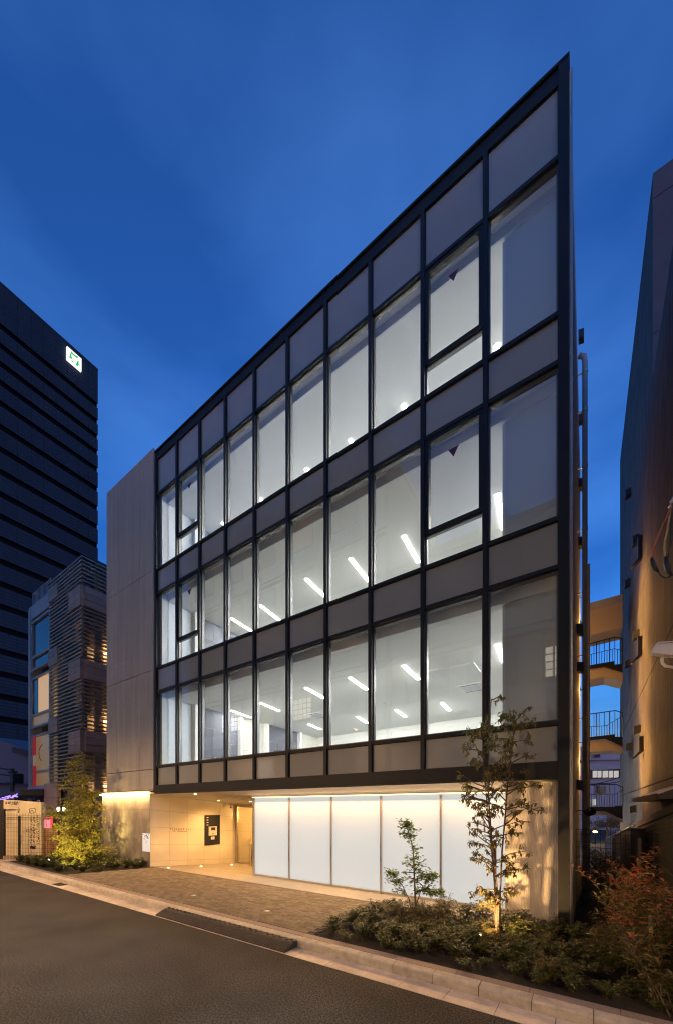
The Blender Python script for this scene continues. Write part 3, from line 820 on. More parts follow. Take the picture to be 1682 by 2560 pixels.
# passage: coping wall, mesh fence, dark shed, mesh gate
th = thing('garden_wall', (14.95, 4, 0), 'low pale concrete wall with coping beside the passage', 'wall')
for i in range(4):
    y0 = -2.4 + 2.6*i; y1 = y0 + 2.59
    zt = lambda y: 2.47 - .088*(y+.0)
    slope_box(14.86, 15.03, y0, y1, -.4, zt(y0)-.16, zt(y1)-.16).build('wall_panel', M['white_conc'], th)
    MB().hexa([(14.82,y0,zt(y0)-.158),(15.06,y0,zt(y0)-.158),(15.06,y1,zt(y1)-.158),(14.82,y1,zt(y1)-.158)],
              [(14.82,y0,zt(y0)),(15.06,y0,zt(y0)),(15.06,y1,zt(y1)),(14.82,y1,zt(y1))]).build('coping', M['pale_conc'], th)
th = thing('mesh_fence', (14.58, 1.2, 0), 'black wire mesh fence in front of the pale garden wall', 'fence')
ft = lambda y: 2.12 - .098*y
mb = MB(); y = -2.4
while y < 4.6:
    mb.box(14.577, 14.583, y-.003, y+.003, 0, ft(y)); y += .06
for h in [0.12,.32,.55,.78,1.0,1.22,1.44] + [-.03,-.10,-.17,-.24]:
    z0 = lambda y: (ft(y) + h) if h < 0 else h
    mb.hexa([(14.572,-2.4,z0(-2.4)-.004),(14.578,-2.4,z0(-2.4)-.004),(14.578,4.6,z0(4.6)-.004),(14.572,4.6,z0(4.6)-.004)],
            [(14.572,-2.4,z0(-2.4)+.004),(14.578,-2.4,z0(-2.4)+.004),(14.578,4.6,z0(4.6)+.004),(14.572,4.6,z0(4.6)+.004)])
mb.build('wire_mesh', M['mesh_dark'], th)
for y in (-1.0, 1.25, 3.5):
    B('fence_post', M['dark_steel'], th, 14.52, 14.57, y-.05, y+.05, -.1, ft(y)-.22)
th = thing('low_shed', (14.5, 8, 0), 'long low dark shed with shiny roof edge in the passage', 'shed')
slope_box(14.26, 14.50, 2.35, 16, -.3, 1.82, .62).build('wall', M['dark_steel'], th)
for dz, x_ in ((.005, 14.24), (.05, 14.30)):
    mb = MB().hexa([(x_,2.3,1.825+dz),(x_+.03,2.3,1.825+dz),(x_+.03,16,.62+dz),(x_,16,.62+dz)], [(x_,2.3,1.855+dz),(x_+.03,2.3,1.855+dz),(x_+.03,16,.65+dz),(x_,16,.65+dz)])
    mb.build('roof_edge', M['steel'], th)
th = thing('mesh_gate', (13.9, .8, 0), 'dark wire mesh gate closing the passage by the office', 'gate')
mb = MB(); x = 13.32
while x < 14.25: mb.box(x-.003, x+.003, .798, .802, 0, 1.85); x += .075
for z in (.05,.3,.55,.8,1.05,1.3,1.5,1.6,1.75,1.84): mb.box(13.3, 14.25, .793, .797, z-.004, z+.004)
mb.build('wire_mesh', M['mesh_dark'], th)
for x in (13.9, 14.27): B('gate_post', M['dark_steel'], th, x-.025, x+.025, .803, .85, -.05, 1.7)

# footbridge and outside stairs at the end of the passage
def solid(name, pts, t, e, m, parent, dt=0.0):
    return MB().prism([at(x, y, t + dt) for x, y in pts], (0, e, 0)).build(name, m, parent)
T = 16.6
p = at(1510, 1540, T)
th = thing('footbridge', p, 'pale footbridge with a lit flank between the buildings', 'bridge')
solid('parapet', [(1455,1513),(1556,1485),(1556,1503),(1455,1532)], T, 1.5, M['pale_conc'], th)
solid('side_panel', [(1455,1532.5),(1556,1503.5),(1556,1568),(1455,1592)], T, 1.5, M['warm_steel'], th, .02)
ST = thing('outside_stair', at(1510, 1850, T), 'dark steel outside stair with slim railings across the passage', 'stair')
def flight(rail, mid, stringer, under, wires):
    solid('stringer', stringer, T, .08, M['dark_steel'], ST)
    solid('landing', under, T, 1.3, M['warm_steel'], ST, .12)
    mb = MB()
    def yl(poly, x):
        for (xa, ya), (xb, yb) in zip(poly, poly[1:]):
            if xa <= x <= xb: return ya + (yb-ya)*(x-xa)/(xb-xa)
        return poly[-1][1]
    mb.tube([at(x, y, T) for x, y in rail], .022, 5); mb.tube([at(x, y, T) for x, y in mid], .014, 5)
    n = 15
    for i in range(n + 1):
        x = rail[0][0] + (rail[-1][0]-rail[0][0]) * i / n
        top = rail if i % 5 == 0 else (mid if wires and i % 2 else rail)
        mb.tube([at(x, yl(top, x), T), at(x, wires, T)], .012 if i % 5 else .02, 4)
    mb.build('railing', M['dark_steel'], ST)
flight([(1458,1614),(1536.8,1593),(1556,1597)], [(1458,1641),(1535,1622),(1556,1627)],
       [(1458,1666),(1535,1653),(1535,1662),(1556,1659.5),(1556,1680),(1510,1667),(1458,1675)],
       [(1458,1677),(1510,1668),(1556,1681),(1556,1704),(1510,1692.6),(1458,1702)], 1662)
flight([(1458,1788),(1538,1777),(1556,1783)], [(1458,1819),(1515,1814.7),(1556,1790)],
       [(1458,1845),(1537,1836),(1537,1842.6),(1556,1842.6),(1556,1867),(1512,1847.6),(1458,1853)],
       [(1458,1854),(1512,1848.6),(1556,1868),(1556,1880),(1530,1876),(1458,1880)], 1842)
flight([(1458,1964),(1540,1961.6),(1556,1969)], [(1458,1987),(1538,1986),(1556,1975)],
       [(1458,2017.6),(1536,2017.6),(1536,2015.6),(1556,2015.6),(1556,2050),(1513,2030),(1458,2029)],
       [(1458,2030),(1513,2031),(1556,2052),(1556,2058),(1513,2039),(1458,2039)], 2017)

FB = thing('far_house', at(1500, 1950, 42), 'pale far building with curtained lit windows beyond the stairs', 'building')
solid('wall', [(1430,1868),(1620,1860),(1620,2110),(1430,2110)], 42, 8, M['far_wall'], FB)
solid('window_band', [(1474,1926),(1552,1922),(1552,1944),(1474,1948)], 42, .2, M['recess'], FB, -.25)
for x0, x1 in ((1481,1493),(1494,1503),(1506,1520),(1522,1532),(1534,1546)):
    solid('curtained_window', [(x0,1928),(x1,1927.5),(x1,1944),(x0,1945)], 42, .1, M['lit_white'], FB, -.36)
solid('upper_window', [(1486,1883),(1500,1882),(1500,1893),(1486,1894)], 42, .2, M['recess'], FB, -.25)
solid('ledge', [(1470,1898),(1556,1897),(1556,1900),(1470,1901)], 42, .4, M['far_wall'], FB, -.45)
solid('ledge', [(1470,1918),(1556,1914),(1556,1922),(1470,1926)], 42, .6, M['far_wall'], FB, -.65)
solid('lower_window', [(1492,1966),(1496,1966),(1496,1984),(1492,1984)], 42, .2, M['recess'], FB, -.25)
solid('lower_window', [(1496.2,1967),(1514,1966),(1514,1983),(1496.2,1984)], 42, .1, M['blue_glass'], FB, -.25)
solid('lower_window', [(1481,1999),(1490,1999),(1490,2014),(1481,2014)], 42, .1, M['lit_white'], FB, -.25)
th = thing('overhead_cable', at(1475,1965,30), 'pair of black overhead cables sagging behind the stairs', 'cable')
for (x0,y0,x1,y1) in ((1440,1972,1600,1925),(1440,1962,1600,1947)):
    MB().tube([at(x0,y0,30), at((x0+x1)/2,(y0+y1)/2+5,30), at(x1,y1,30)], .035, 5).build('wire', M['cable_black'], th)

# ---------------------------------------------------------------- street pole just outside the frame carrying a camera and cables
tp = 4.3
p = at(1790, 2000, tp); p.z = -.1
th = thing('service_pole', p, 'grey service pole at the kerb beside the concrete building', 'pole')
MB().tube([p, Vector((p.x, p.y, 7.6))], .09, 12).build('shaft', M['pale_conc'], th, smooth=True)
B('bracket_band', M['steel'], th, p.x-.1, p.x+.1, p.y-.1, p.y+.1, at(0,1665,tp).z, at(0,1655,tp).z)
th = thing('security_camera', at(1660,1625,tp), 'cream weatherproof security camera held on a curved arm', 'security camera')
hs = [(1630,1627),(1634,1619),(1643,1609),(1650,1607),(1700,1604),(1700,1632),(1684,1638),(1631,1632)]
solid('housing', hs, tp, .11, M['cctv'], th)
solid('sun_hood', [(1628,1625),(1642,1606.5),(1650,1604.5),(1702,1601.5),(1702,1604),(1650,1607),(1644,1609),(1632,1623)], tp, .15, M['cctv'], th, -.02)
MB().tube([at(1658,1636,tp+.08), at(1654,1648,tp+.08), at(1656,1659,tp+.08), at(1664,1666,tp+.08), at(1690,1670,tp+.08), at(1782,1662,tp+.08)], .016, 8).build('arm', M['cctv'], th, smooth=True)
MB().tube([at(1660,1645,tp+.06), at(1666,1640,tp+.05), at(1672,1643,tp+.06), at(1680,1638,tp+.05), at(1690,1640,tp+.06)], .009, 6).build('cable', M['cctv'], th)
th = thing('cable_bundle', at(1676,1262,tp), 'orange, yellow and black cables with rubber boots hanging in loops', 'cables')
def curve(pts, r, nm, m, rs=None): MB().tube([at(x, y, tp) for x, y in pts], rs or r, 8).build(nm, m, th, smooth=True)
curve([(1678,1262),(1668,1288),(1655,1315),(1645,1340),(1636,1362),(1630,1380),(1628,1396)], .0095, 'orange_cable', M['cable_orange'])
curve([(1676,1264),(1672,1300),(1668,1325),(1662,1352),(1660.5,1370),(1662,1394)], .0095, 'yellow_cable', M['cable_yellow'])
curve([(1672,1280),(1675,1310),(1676.5,1340),(1673,1365),(1669,1395)], .008, 'black_cable', M['cable_black'])
curve([(1628,1395),(1631,1410),(1638,1424),(1645,1430)], 0, 'rubber_boot', M['cable_black'], [.014,.024,.024,.012])
curve([(1663,1392),(1665,1410),(1671,1428),(1678,1440)], 0, 'rubber_boot', M['cable_black'], [.016,.028,.026,.013])
curve([(1645,1430),(1652,1440),(1660,1445),(1672,1443),(1700,1425),(1780,1400)], .007, 'tail_cable', M['cable_black'])
curve([(1674,1268),(1678,1255),(1690,1235),(1780,1200)], .02, 'sleeve', M['cctv'])

# ---------------------------------------------------------------- dark office tower on the left
TW = thing('office_tower', (-75, 10, 0), 'tall dark tiled office tower with black window bands', 'building')
XT = -70.0
zt0 = on_x(245, 927, XT).z; yb = on_x(245, 927, XT).y
edges = [927, 1009, 1050, 1088, 1127, 1170, 1219, 1266, 1313, 1360, 1406, 1453, 1500, 1547, 1594, 1641, 1688, 1735, 1782, 1829, 1876]
zs_ = [on_x(245, e, XT).z for e in edges]
cols = [on_x(x, 1000, XT).y for x in (245, 222, 196.5, 168, 140, 109, 78, 44, 10, -26, -64)]
for j in range(len(zs_) - 1):
    z1 = zs_[j] - (0 if j == 0 else .95); z0 = zs_[j+1] + .05
    for i in range(len(cols) - 1):
        B('cladding_panel', M['dark_tile'], TW, XT-.3, XT, cols[i+1]+.015, cols[i]-.015, z0, z1)
B('tower_core', M['tower_void'], TW, XT-30, XT-.35, cols[-1], yb-.05, 0, zt0-.1)
B('roof_edge', M['dark_tile'], TW, XT-30, XT+.02, cols[-1], yb, zt0, zt0+.4)
B('annex', M['dark_tile'], TW, XT-20, XT-3, yb+.1, yb+9, 0, on_x(262,1410,XT-3).z)
p = on_x(180, 905, XT)
sg = thing('rooftop_sign', p, 'white glowing sign with green emblem high on the dark tower', 'sign')
c0, c1, c2, c3 = on_x(166,866,XT+.1), on_x(202.3,900,XT+.1), on_x(202.8,931.5,XT+.1), on_x(166,898,XT+.1)
y0, y1 = c0.y, c1.y; za = (c0.z+c1.z)/2; zb = (c2.z+c3.z)/2
B('light_box', M['sign_white'], sg, XT+.01, XT+.4, y0, y1, zb, za)
def emblem(pts): 
    MB().prism([(XT+.41, y0+(y1-y0)*u, za-(za-zb)*v) for u, v in pts], (.05,0,0)).build('emblem', M['sign_green'], sg)
emblem([(.295,.10),(.37,.17),(.448,.2),(.607,.157),(.712,.09),(.736,.147),(.718,.25),(.644,.286),(.497,.303),(.4,.308),(.3,.30),(.275,.43),(.288,.55),(.35,.61),(.3,.73),(.215,.74),(.092,.743),(.2,.64),(.2,.5),(.227,.365),(.276,.215)])
emblem([(.736,.355),(.79,.436),(.79,.644),(.914,.736),(.8,.74),(.72,.76),(.755,.89),(.644,.897),(.558,.86),(.656,.73),(.656,.605),(.718,.5)])
emblem([(.264,.88),(.362,.79),(.46,.868),(.38,.9)])

# low dark buildings and a utility pole at the far left
HB = thing('vaulted_hall', at(10,1900,34), 'low dark hall with a curved roof at the foot of the tower', 'building')
arc = [(-60,2000)] + [(-60 + 134*i/10, 1838 + 44*(i/10)**1.6) for i in range(11)] + [(74,2000)]
solid('roof', arc, 34, 14, mat('hall_roof', (.12,.12,.14), .6), HB)
solid('skylight', [(30,1868),(70,1878),(70,1892),(30,1882)], 34, .3, M['recess'], HB, -.32)
solid('eave', [(-60,1955),(74,1960),(74,1964),(-60,1959)], 34, .5, M['recess'], HB, -.55)
UP = thing('utility_pole', at(31,2010,26), 'dark utility pole with wires behind the graffiti wall', 'utility pole')
MB().tube([at(31,2060,26), at(31,1922,26)], .13, 8).build('shaft', M['cable_black'], UP)
MB().tube([at(22,1932,26), at(43,1930,26)], .07, 6).build('cross_arm', M['cable_black'], UP)
for ya, yb_ in ((1918,1926),(1934,1940),(1957,1958)):
    MB().tube([at(-60,ya-6,26), at(-10,ya+2,26), at(31,yb_,26)], .04, 5).build('wire', M['cable_black'], UP)
B('transformer', M['cable_black'], UP, at(42,1950,26).x-.3, at(42,1950,26).x+.3, at(42,1950,26).y-.3, at(42,1950,26).y+.3, at(42,1960,26).z, at(42,1935,26).z)

# ---------------------------------------------------------------- louvred building
LB = thing('louvred_building', (-12.5, 4, 0), 'slim building wrapped in horizontal louvres with stone blocks', 'building')
YL, XL = 1.0, -8.7
B('core', M['recess'], LB, -16.2, -9.35, 1.7, 9, -.2, 13.2)
B('core_upper', M['recess'], LB, -12.8, -9.35, 1.7, 9, 13.2, 14.6)
s0 = s1 = None
z = 3.3
while z < 15.75:
    blk = [(13.0,14.1),(9.15,10.2),(5.25,6.4)]
    inblk = any(a-.03 < z < b+.03 for a, b in blk)
    x0 = -13.0 if z < 14.3 else -13.3
    if any(a < z < b for a, b in ((14.4,15.2),(10.6,11.5),(6.6,7.5))): x0 = -11.73
    x1 = -10.18 if inblk else XL
    MB().box(x0, x1, YL, YL+.16, z, z+.065).build('louvre_slat', M['slat'], LB)
    if not inblk:
        if s1 is None:
            s1 = B('louvre_slat', M['slat'], LB, XL-.16, XL, YL+.161, 8.0, z, z+.065)
        else:
            o = s1.copy(); COL.objects.link(o); o.parent = LB; o.location = s1.location + Vector((0,0,z - ORG[s1.name].z))
    z += .212
for a, b in ((13.0,14.1),(9.15,10.2),(5.25,6.4)):
    n = 3
    for j in range(n):
        za, zb_ = a + (b-a)*j/n + .008, a + (b-a)*(j+1)/n - .008
        for i in range(2):
            B('stone_panel', M['stone'], LB, -10.17+.735*i, -10.17+.735*(i+1)-.012, YL-.06, YL+.15, za, zb_)
        for i in range(4):
            B('stone_panel', M['stone'], LB, XL-.15, XL+.06, YL+.16+1.1*i, YL+.16+1.1*(i+1)-.012, za, zb_)
for a, b in ((14.4,15.2),(10.6,11.5),(6.6,7.5),(2.0,3.7)):
    for j in range(2):
        za, zb_ = a + (b-a)*j/2 + .008, a + (b-a)*(j+1)/2 - .008
        x0 = -13.6 if a < 3 else -13.0
        B('stone_panel', M['stone'], LB, x0, -11.75, YL-.06, YL+.15, za, zb_)
for x0 in (-12.4, -11.0, -10.1, -9.2):
    B('fin_post', M['slat'], LB, x0, x0+.12, YL+.2, YL+.32, 0, 15.6)
for y0 in (1.75, 3.2):
    B('fin_post', M['lvr_frame'], LB, XL-.36, XL-.2, y0, y0+.42, 0, 15.6)
B('parapet', M['lvr_frame'], LB, -16.3, -13.01, YL, YL+.3, 14.25, 15.1)
B('corner_pier', M['lvr_frame'], LB, -16.35, -16.0, YL-.02, YL+.6, 3.0, 15.0)
rl = MB().tube([(-16.0,YL+.1,15.95),(-13.1,YL+.1,15.95)], .035, 6)
for i in range(15): rl.tube([(-15.95+.2*i,YL+.1,15.1),(-15.95+.2*i,YL+.1,15.93)], .018, 4)
rl.build('railing', M['lvr_frame'], LB)
def bigwin(ztop, zmid, zbot, m1, m2):
    w = MB().box(-16.0,-15.9,YL+.02,YL+.2,zbot,ztop).box(-13.15,-13.02,YL+.02,YL+.2,zbot,ztop).box(-15.899,-13.151,YL+.02,YL+.2,ztop-.12,ztop).box(-15.899,-13.151,YL+.02,YL+.2,zmid-.07,zmid+.07).box(-15.899,-13.151,YL+.02,YL+.2,zbot,zbot+.12).build('window', M['lvr_frame'], LB)
    B('pane', m1, w, -15.899, -13.151, YL+.12, YL+.15, zmid+.071, ztop-.121)
    B('pane', m2, w, -15.899, -13.151, YL+.12, YL+.15, zbot+.121, zmid-.071)
    return w
bigwin(14.1, 11.8, 10.95, M['blue_glass'], M['blue_glass'])
w2 = bigwin(10.5, 8.1, 7.3, M['lit_amber'], M['lit_dim'])
B('blind', M['blue_glass'], w2, -15.899, -15.1, YL+.09, YL+.119, 8.18, 10.37)
w3 = bigwin(6.85, 4.5, 3.5, M['lit_dim'], M['lit_dim'])
B('side_window', M['lit_amber'], LB, -13.0, -12.45, YL+.22, YL+.25, 7.4, 10.5)
B('side_window', M['lit_dim'], LB, -13.0, -12.45, YL+.22, YL+.25, 3.5, 6.6)
B('side_window', M['lit_dim'], LB, -11.6, -11.5, YL+.5, YL+.55, 8.0, 10.4)
th = thing('banner', (-15.4, YL-.02, 3.6), 'tall red banner with a white middle in the lowest window', 'banner')
B('cloth', M['banner'], th, -15.6, -15.1, YL-.012, YL+.012, 5.55, 6.7)
B('cloth', M['banner'], th, -15.6, -15.1, YL-.012, YL+.012, 3.6, 4.9)
B('white_field', M['lit_dim'], th, -15.6, -15.0, YL-.012, YL+.012, 4.905, 5.545)
th = thing('ring_chandelier', (-14.2, YL+.0, 4.9), 'dark hoop sculpture seen in the lowest big window', 'sculpture')
MB().tube([(-13.9+.62*math.cos(R(a)), YL-.03, 5.6+.5*math.sin(R(a))) for a in range(95, 260, 20)], .016, 6).build('hoop', M['ink'], th)
# ground storey of the louvred building
B('shop_wall', M['recess'], LB, -16.2, -8.8, 1.3, 1.69, -.2, 3.1)
aw = MB().hexa([(-17.9,-.2,2.75),(-13.7,-.2,3.0),(-13.7,1.0,3.0),(-17.9,1.0,2.75)],[(-17.9,-.2,2.95),(-13.7,-.2,3.3),(-13.7,1.0,3.4),(-17.9,1.0,3.1)]).build('awning', M['recess'], LB)
mb = MB(); rr = random.Random(5)
for i in range(60):
    u = -17.9 + 4.0*i/60; z = 2.74 + .25*i/60 + rr.uniform(-.12,.05); mb.box(u,u+.04,-.26,-.21,z,z+.05)
mb.build('light_string', M['purple_led'], aw)
B('purple_strip', M['purple_frame'], LB, -16.45, -16.1, YL-.05, YL+.1, 2.2, 3.5)
B('purple_strip', M['purple_frame'], LB, -16.4, -13.7, YL-.07, YL-.022, 3.36, 3.52)
for i, (sx, sy) in enumerate(((262,1640),(263,1806),(264,1966))):
    p = on_x(sx, sy, -9.3)
    th = thing('bulkhead_light', p, f'warm lamp glowing behind the louvres, {("top","middle","lowest")[i]} storey', 'wall lamp', 'lamps behind the louvres')
    B('lens', M['lamp_orange'], th, p.x, p.x+.08, p.y-.2, p.y+.2, p.z, p.z+.1)
    B('back_plate', M['lvr_frame'], th, p.x-.04, p.x-.001, p.y-.9, p.y+.6, p.z-.8, p.z+.2)
    light('POINT', p + Vector((.25,0,-.1)), 110, (1,.5,.15), th, .05)
# red shop sign, porch bulbs
p, q = at(109,2043,18.0), at(131,2073,18.0)
th = thing('shop_sign', q, 'red and white illuminated shop sign seen through the fence', 'sign')
d = RIGHT
def onplane(sx, sy, t): return at(sx, sy, t)
solid('screen', [(109,2049),(121,2049),(121,2072),(109,2072)], 18.0, .1, M['pink_led'], th)
mb = MB()
for i in range(12): 
    for c in ((109+2*i*.95,2045),): mb.prism([at(c[0],c[1]-1.2,17.97),at(c[0]+1.3,c[1]-1.2,17.97),at(c[0]+1.3,c[1]+1.2,17.97),at(c[0],c[1]+1.2,17.97)],(0,.05,0))
for i in range(9):
    for c in ((123.5,2049+2.6*i),(127.5,2049+2.6*i)): mb.prism([at(c[0],c[1]-.8,17.97),at(c[0]+1.8,c[1]-.8,17.97),at(c[0]+1.8,c[1]+.8,17.97),at(c[0],c[1]+.8,17.97)],(0,.05,0))
for (x0,y0,x1,y1) in ((111,2053,119,2054),(114,2051,115,2060),(111,2058,119,2059),(112,2063,118,2064),(112,2067,118,2068),(115,2061,116,2070)):
    mb.prism([at(x0,y0,17.96),at(x1,y0,17.96),at(x1,y1,17.96),at(x0,y1,17.96)],(0,.03,0))
mb.build('led_dots', M['red_led'], th)
solid('casing', [(108,2042),(133,2042),(133,2073),(108,2073)], 18.0, .2, M['dark_box'], th, .12)
solid('pole', [(110,2012),(111.5,2012),(111.5,2042),(110,2042)], 18.0, .06, M['lvr_frame'], th, .1)
for i, (sx, sy) in enumerate(((146,2024),(160,2024))):
    p = at(sx, sy, 18.3)
    th = thing('porch_lamp', p, ('bright white globe lamp by the shop door behind the tree', 'dimmer globe lamp half hidden by the tree leaves')[i], 'lamp')
    MB().tube([p+Vector((0,0,-.1)), p+Vector((0,0,-.05)), p+Vector((0,0,.05)), p+Vector((0,0,.1))], [.03,.06,.06,.03], 10).build('globe', M['bulb'], th, smooth=True)
    MB().tube([p+Vector((0,0,.1)), p+Vector((0,0,.55))], .012, 5).build('stem', M['dark_box'], th)

# ---------------------------------------------------------------- graffiti wall, mesh fence, block wall
A0, A1 = on_z(9, 2149), on_z(103, 2147)
GW = thing('graffiti_wall', (A0+A1)/2, 'cream rendered wall covered in black marker graffiti', 'wall')
wd = (A1 - A0); wd.z = 0; WL = wd.length; wd.normalize(); wnrm = Vector((wd.y, -wd.x, 0))
if wnrm.dot(CAM - A0) < 0: wnrm = -wnrm
def wp(s, z, o=0.0): return Vector((A0.x, A0.y, 0)) + wd*s + Vector((0,0,z)) + wnrm*o
def wpatch(name, m, s0, s1, z0, z1a, z1b, o0, o1, parent):
    return MB().hexa([wp(s0,z0,o0),wp(s1,z0,o0),wp(s1,z0,o1),wp(s0,z0,o1)], [wp(s0,z1a,o0),wp(s1,z1b,o0),wp(s1,z1b,o1),wp(s0,z1a,o1)]).build(name, m, parent)
def on_wall(sx, sy):
    d = ray(sx, sy); t = (Vector((A0.x,A0.y,0)) - CAM).dot(wnrm) / d.dot(wnrm); p = CAM + d*t
    return (Vector((p.x,p.y,0)) - Vector((A0.x,A0.y,0))).dot(wd), p.z
zt = on_wall(9,2000)[1]; ztb = on_wall(100,2006.5)[1]
sA = WL*.34
wpatch('recess_panel', M['white_conc'], .02, sA, .15, zt-.42, zt-.44, -.25, -.1, GW)
wpatch('lintel', M['white_conc'], 0, sA, zt-.42, zt, zt-.03, -.25, 0, GW)
wpatch('main_panel', M['white_conc'], sA+.001, WL, .15, zt-.03, ztb, -.25, 0, GW)
wpatch('plinth', M['stone'], 0, WL+.05, -.1, .149, .149, -.27, .04, GW)
wpatch('end_post', M['dark_steel'], -.18, -.02, -.1, zt, zt, -.25, -.05, GW)
for sx in (9.5, 93):
    s, z = on_wall(sx, 1999 if sx < 50 else 2004)
    MB().tube([wp(s+.05*math.cos(R(a)), z+.05*math.sin(R(a)), -.1) for a in range(0,361,30)], .012, 5).build('lifting_eye', M['steel'], GW)
mb = MB(); rr = random.Random(11)
def stroke(pts, w=.011):
    q = [on_wall(x/10.35, 1950+y/10.35) for x, y in pts]
    for (s0, z0), (s1, z1) in zip(q, q[1:]):
        L_ = math.hypot(s1-s0, z1-z0)
        if L_ < 1e-4: continue
        nx, nz = -(z1-z0)/L_*w, (s1-s0)/L_*w
        mb.prism([wp(s0+nx,z0+nz,.003), wp(s1+nx,z1+nz,.003), wp(s1-nx,z1-nz,.003), wp(s0-nx,z0-nz,.003)], wnrm*.002)
def glyph(x, y, w, h, n=4):
    stroke([(x + rr.uniform(0,w), y + rr.uniform(0,h)) for _ in range(n)], .009)
y = 930
while y < 1700: glyph(785, y, 60, 60); glyph(860, y+20, 70, 70); y += 66
y = 900
while y < 1640: glyph(950, y, 80, 50, 5); y += 52
for i in range(14): glyph(735 + rr.uniform(0,60), 1700 + rr.uniform(0,40), 150, 70, 4)
for i in range(5): glyph(115 + 30*i, 555, 50, 95, 5)
for i in range(5): glyph(305 + 30*i, 560, 50, 100, 5)
stroke([(765,755),(915,745),(915,860),(765,865),(765,755)]); stroke([(780,850),(830,780),(880,850)])
for i in range(4): glyph(440, 710 + 30*i, 80, 50, 4)
stroke([(780,1280),(850,1240),(930,1260),(940,1300),(860,1320),(790,1300)]); stroke([(550,1440),(570,1560),(555,1650)], .005)
mb.build('marker_drawing', M['ink'], GW)
mb = MB(); mb_ = mb
for (x, y, w) in ((690,1290,60),(900,1065,36),(790,1040,30)):
    stroke([(x,y),(x+w,y),(x+w,y+w),(x,y+w),(x,y)], .012)
mb.build('sticker', M['ink_red'], GW)

F0, F1 = on_z(-12, 2153), on_z(255, 2160)
fd = F1 - F0; fd.z = 0; FLN = fd.length; fd.normalize()
MF = thing('wire_fence', F0, 'dark wire mesh fence in front of the graffiti wall', 'fence')
fz = 2.02
mb = MB(); s = 0
while s < FLN:
    b = F0 + fd*s; mb.tube([b, b + Vector((0,0,fz))], .0042, 4, False); s += .075
for z in (.05,.22,.39,.56,.73,.9,1.07,1.24,1.41,1.58,1.75,1.80,1.85,1.94):
    mb.tube([F0 + Vector((0,0,z)), F1 + Vector((0,0,z))], .0045 if z not in (1.75,1.85) else .009, 4, False)
mb.build('wire_mesh', M['mesh_dark'], MF)
for sx in (49, 165, 250):
    b = on_z(sx, 2154); s = (b - F0).dot(fd); b = F0 + fd*s + Vector((fd.y,-fd.x,0))*-.05
    MB().tube([b, b + Vector((0,0,1.9))], .045, 6).build('fence_post', M['dark_steel'], MF)
C0, C1 = on_z(104, 2145.5), on_z(236, 2149.5)
cd_ = C1 - C0; cd_.z = 0; CLN = cd_.length; cd_.normalize(); cn = Vector((cd_.y, -cd_.x, 0))
KW = thing('block_wall', C0, 'low orange clay block wall behind the lit tree', 'wall')
mb = MB()
def cp(s, z, o): return Vector((C0.x,C0.y,0)) + cd_*s + cn*o + Vector((0,0,z))
mb.hexa([cp(0,-.1,-.1),cp(CLN,-.1,-.1),cp(CLN,-.1,0),cp(0,-.1,0)], [cp(0,1.33,-.1),cp(CLN,1.33,-.1),cp(CLN,1.33,0),cp(0,1.33,0)])
mb.build('backing', M['mortar'], KW)
mb = MB(); z = .0
while z < 1.3:
    s = 0
    while s < CLN-.08:
        mb.hexa([cp(s,z,.001),cp(s+.075,z,.001),cp(s+.075,z,.02),cp(s,z,.02)], [cp(s,z+.075,.001),cp(s+.075,z+.075,.001),cp(s+.075,z+.075,.02),cp(s,z+.075,.02)]); s += .09
    z += .09
mb.build('clay_block_field', M['brick_orange'], KW, 'stuff')

# ---------------------------------------------------------------- kerb ramp, lights in the paving, drain
r0, r1 = on_z(399, 2288, -.125).x, on_z(742, 2370, -.125).x
RP = thing('kerb_ramp', ((r0+r1)/2, -3.05, -.125), 'black rubber kerb ramp with studded treads lying in the gutter', 'kerb ramp')
L_ = (r1 - r0)/2
for i in range(2):
    a, b = r0 + L_*i + .004, r0 + L_*(i+1) - .004
    sec = MB().prism([(a,-3.215,-.118),(a,-3.215,-.098),(a,-2.99,-.012),(a,-2.886,-.008),(a,-2.886,-.118)], (b-a,0,0)).build('ramp_module', M['rubber'], RP)
    mb = MB(); n = 26
    for k in range(n):
        u = a + .03 + (b-a-.06)*k/(n-1)
        for j, (y, w) in enumerate(((-3.17,.03),(-3.11,.03),(-3.05,.03))):
            z = -.098 + (y+3.215)/.225*.086
            mb.hexa([(u-.018,y-.02,z-.008),(u+.018,y-.02,z-.008),(u+.018,y+.02,z+.007),(u-.018,y+.02,z+.007)], [(u-.014,y-.016,z+.004),(u+.014,y-.016,z+.004),(u+.014,y+.016,z+.017),(u-.014,y+.016,z+.017)])
        if k % 2: mb.box(u-.02,u+.02,-2.97,-2.93,-.011,.004)
        else: mb.box(u-.02,u+.02,-2.925,-2.893,-.009,.005)
    mb.build('stud_field', M['rubber'], sec, 'stuff')
for i, (sx, sy) in enumerate(((485,2240),(668,2279))):
    p = on_z(sx, sy)
    th = thing('ground_light', p, ('small square paving light near the kerb at the entrance side','small square paving light nearer the right planting bed')[i], 'ground light')
    B('frame', M['steel'], th, p.x-.055, p.x+.055, p.y-.055, p.y+.055, .0, .006)
    B('lens', M['cctv'], th, p.x-.04, p.x+.04, p.y-.04, p.y+.04, .0061, .012)
p = on_z(581, 2235)
th = thing('manhole_cover', p, 'small round manhole cover set in the brick paving', 'manhole')
MB().tube([p, p+Vector((0,0,.005))], .14, 20).build('ring', M['mullion_inner'], th); MB().tube([p+Vector((0,0,.0051)), p+Vector((0,0,.008))], .12, 20).build('lid', M['paver'], th)
p = on_z(150, 2212, -.125)
th = thing('gutter_drain', (p.x, -3.05, -.125), 'small dark gutter drain grate by the dropped kerb', 'drain')
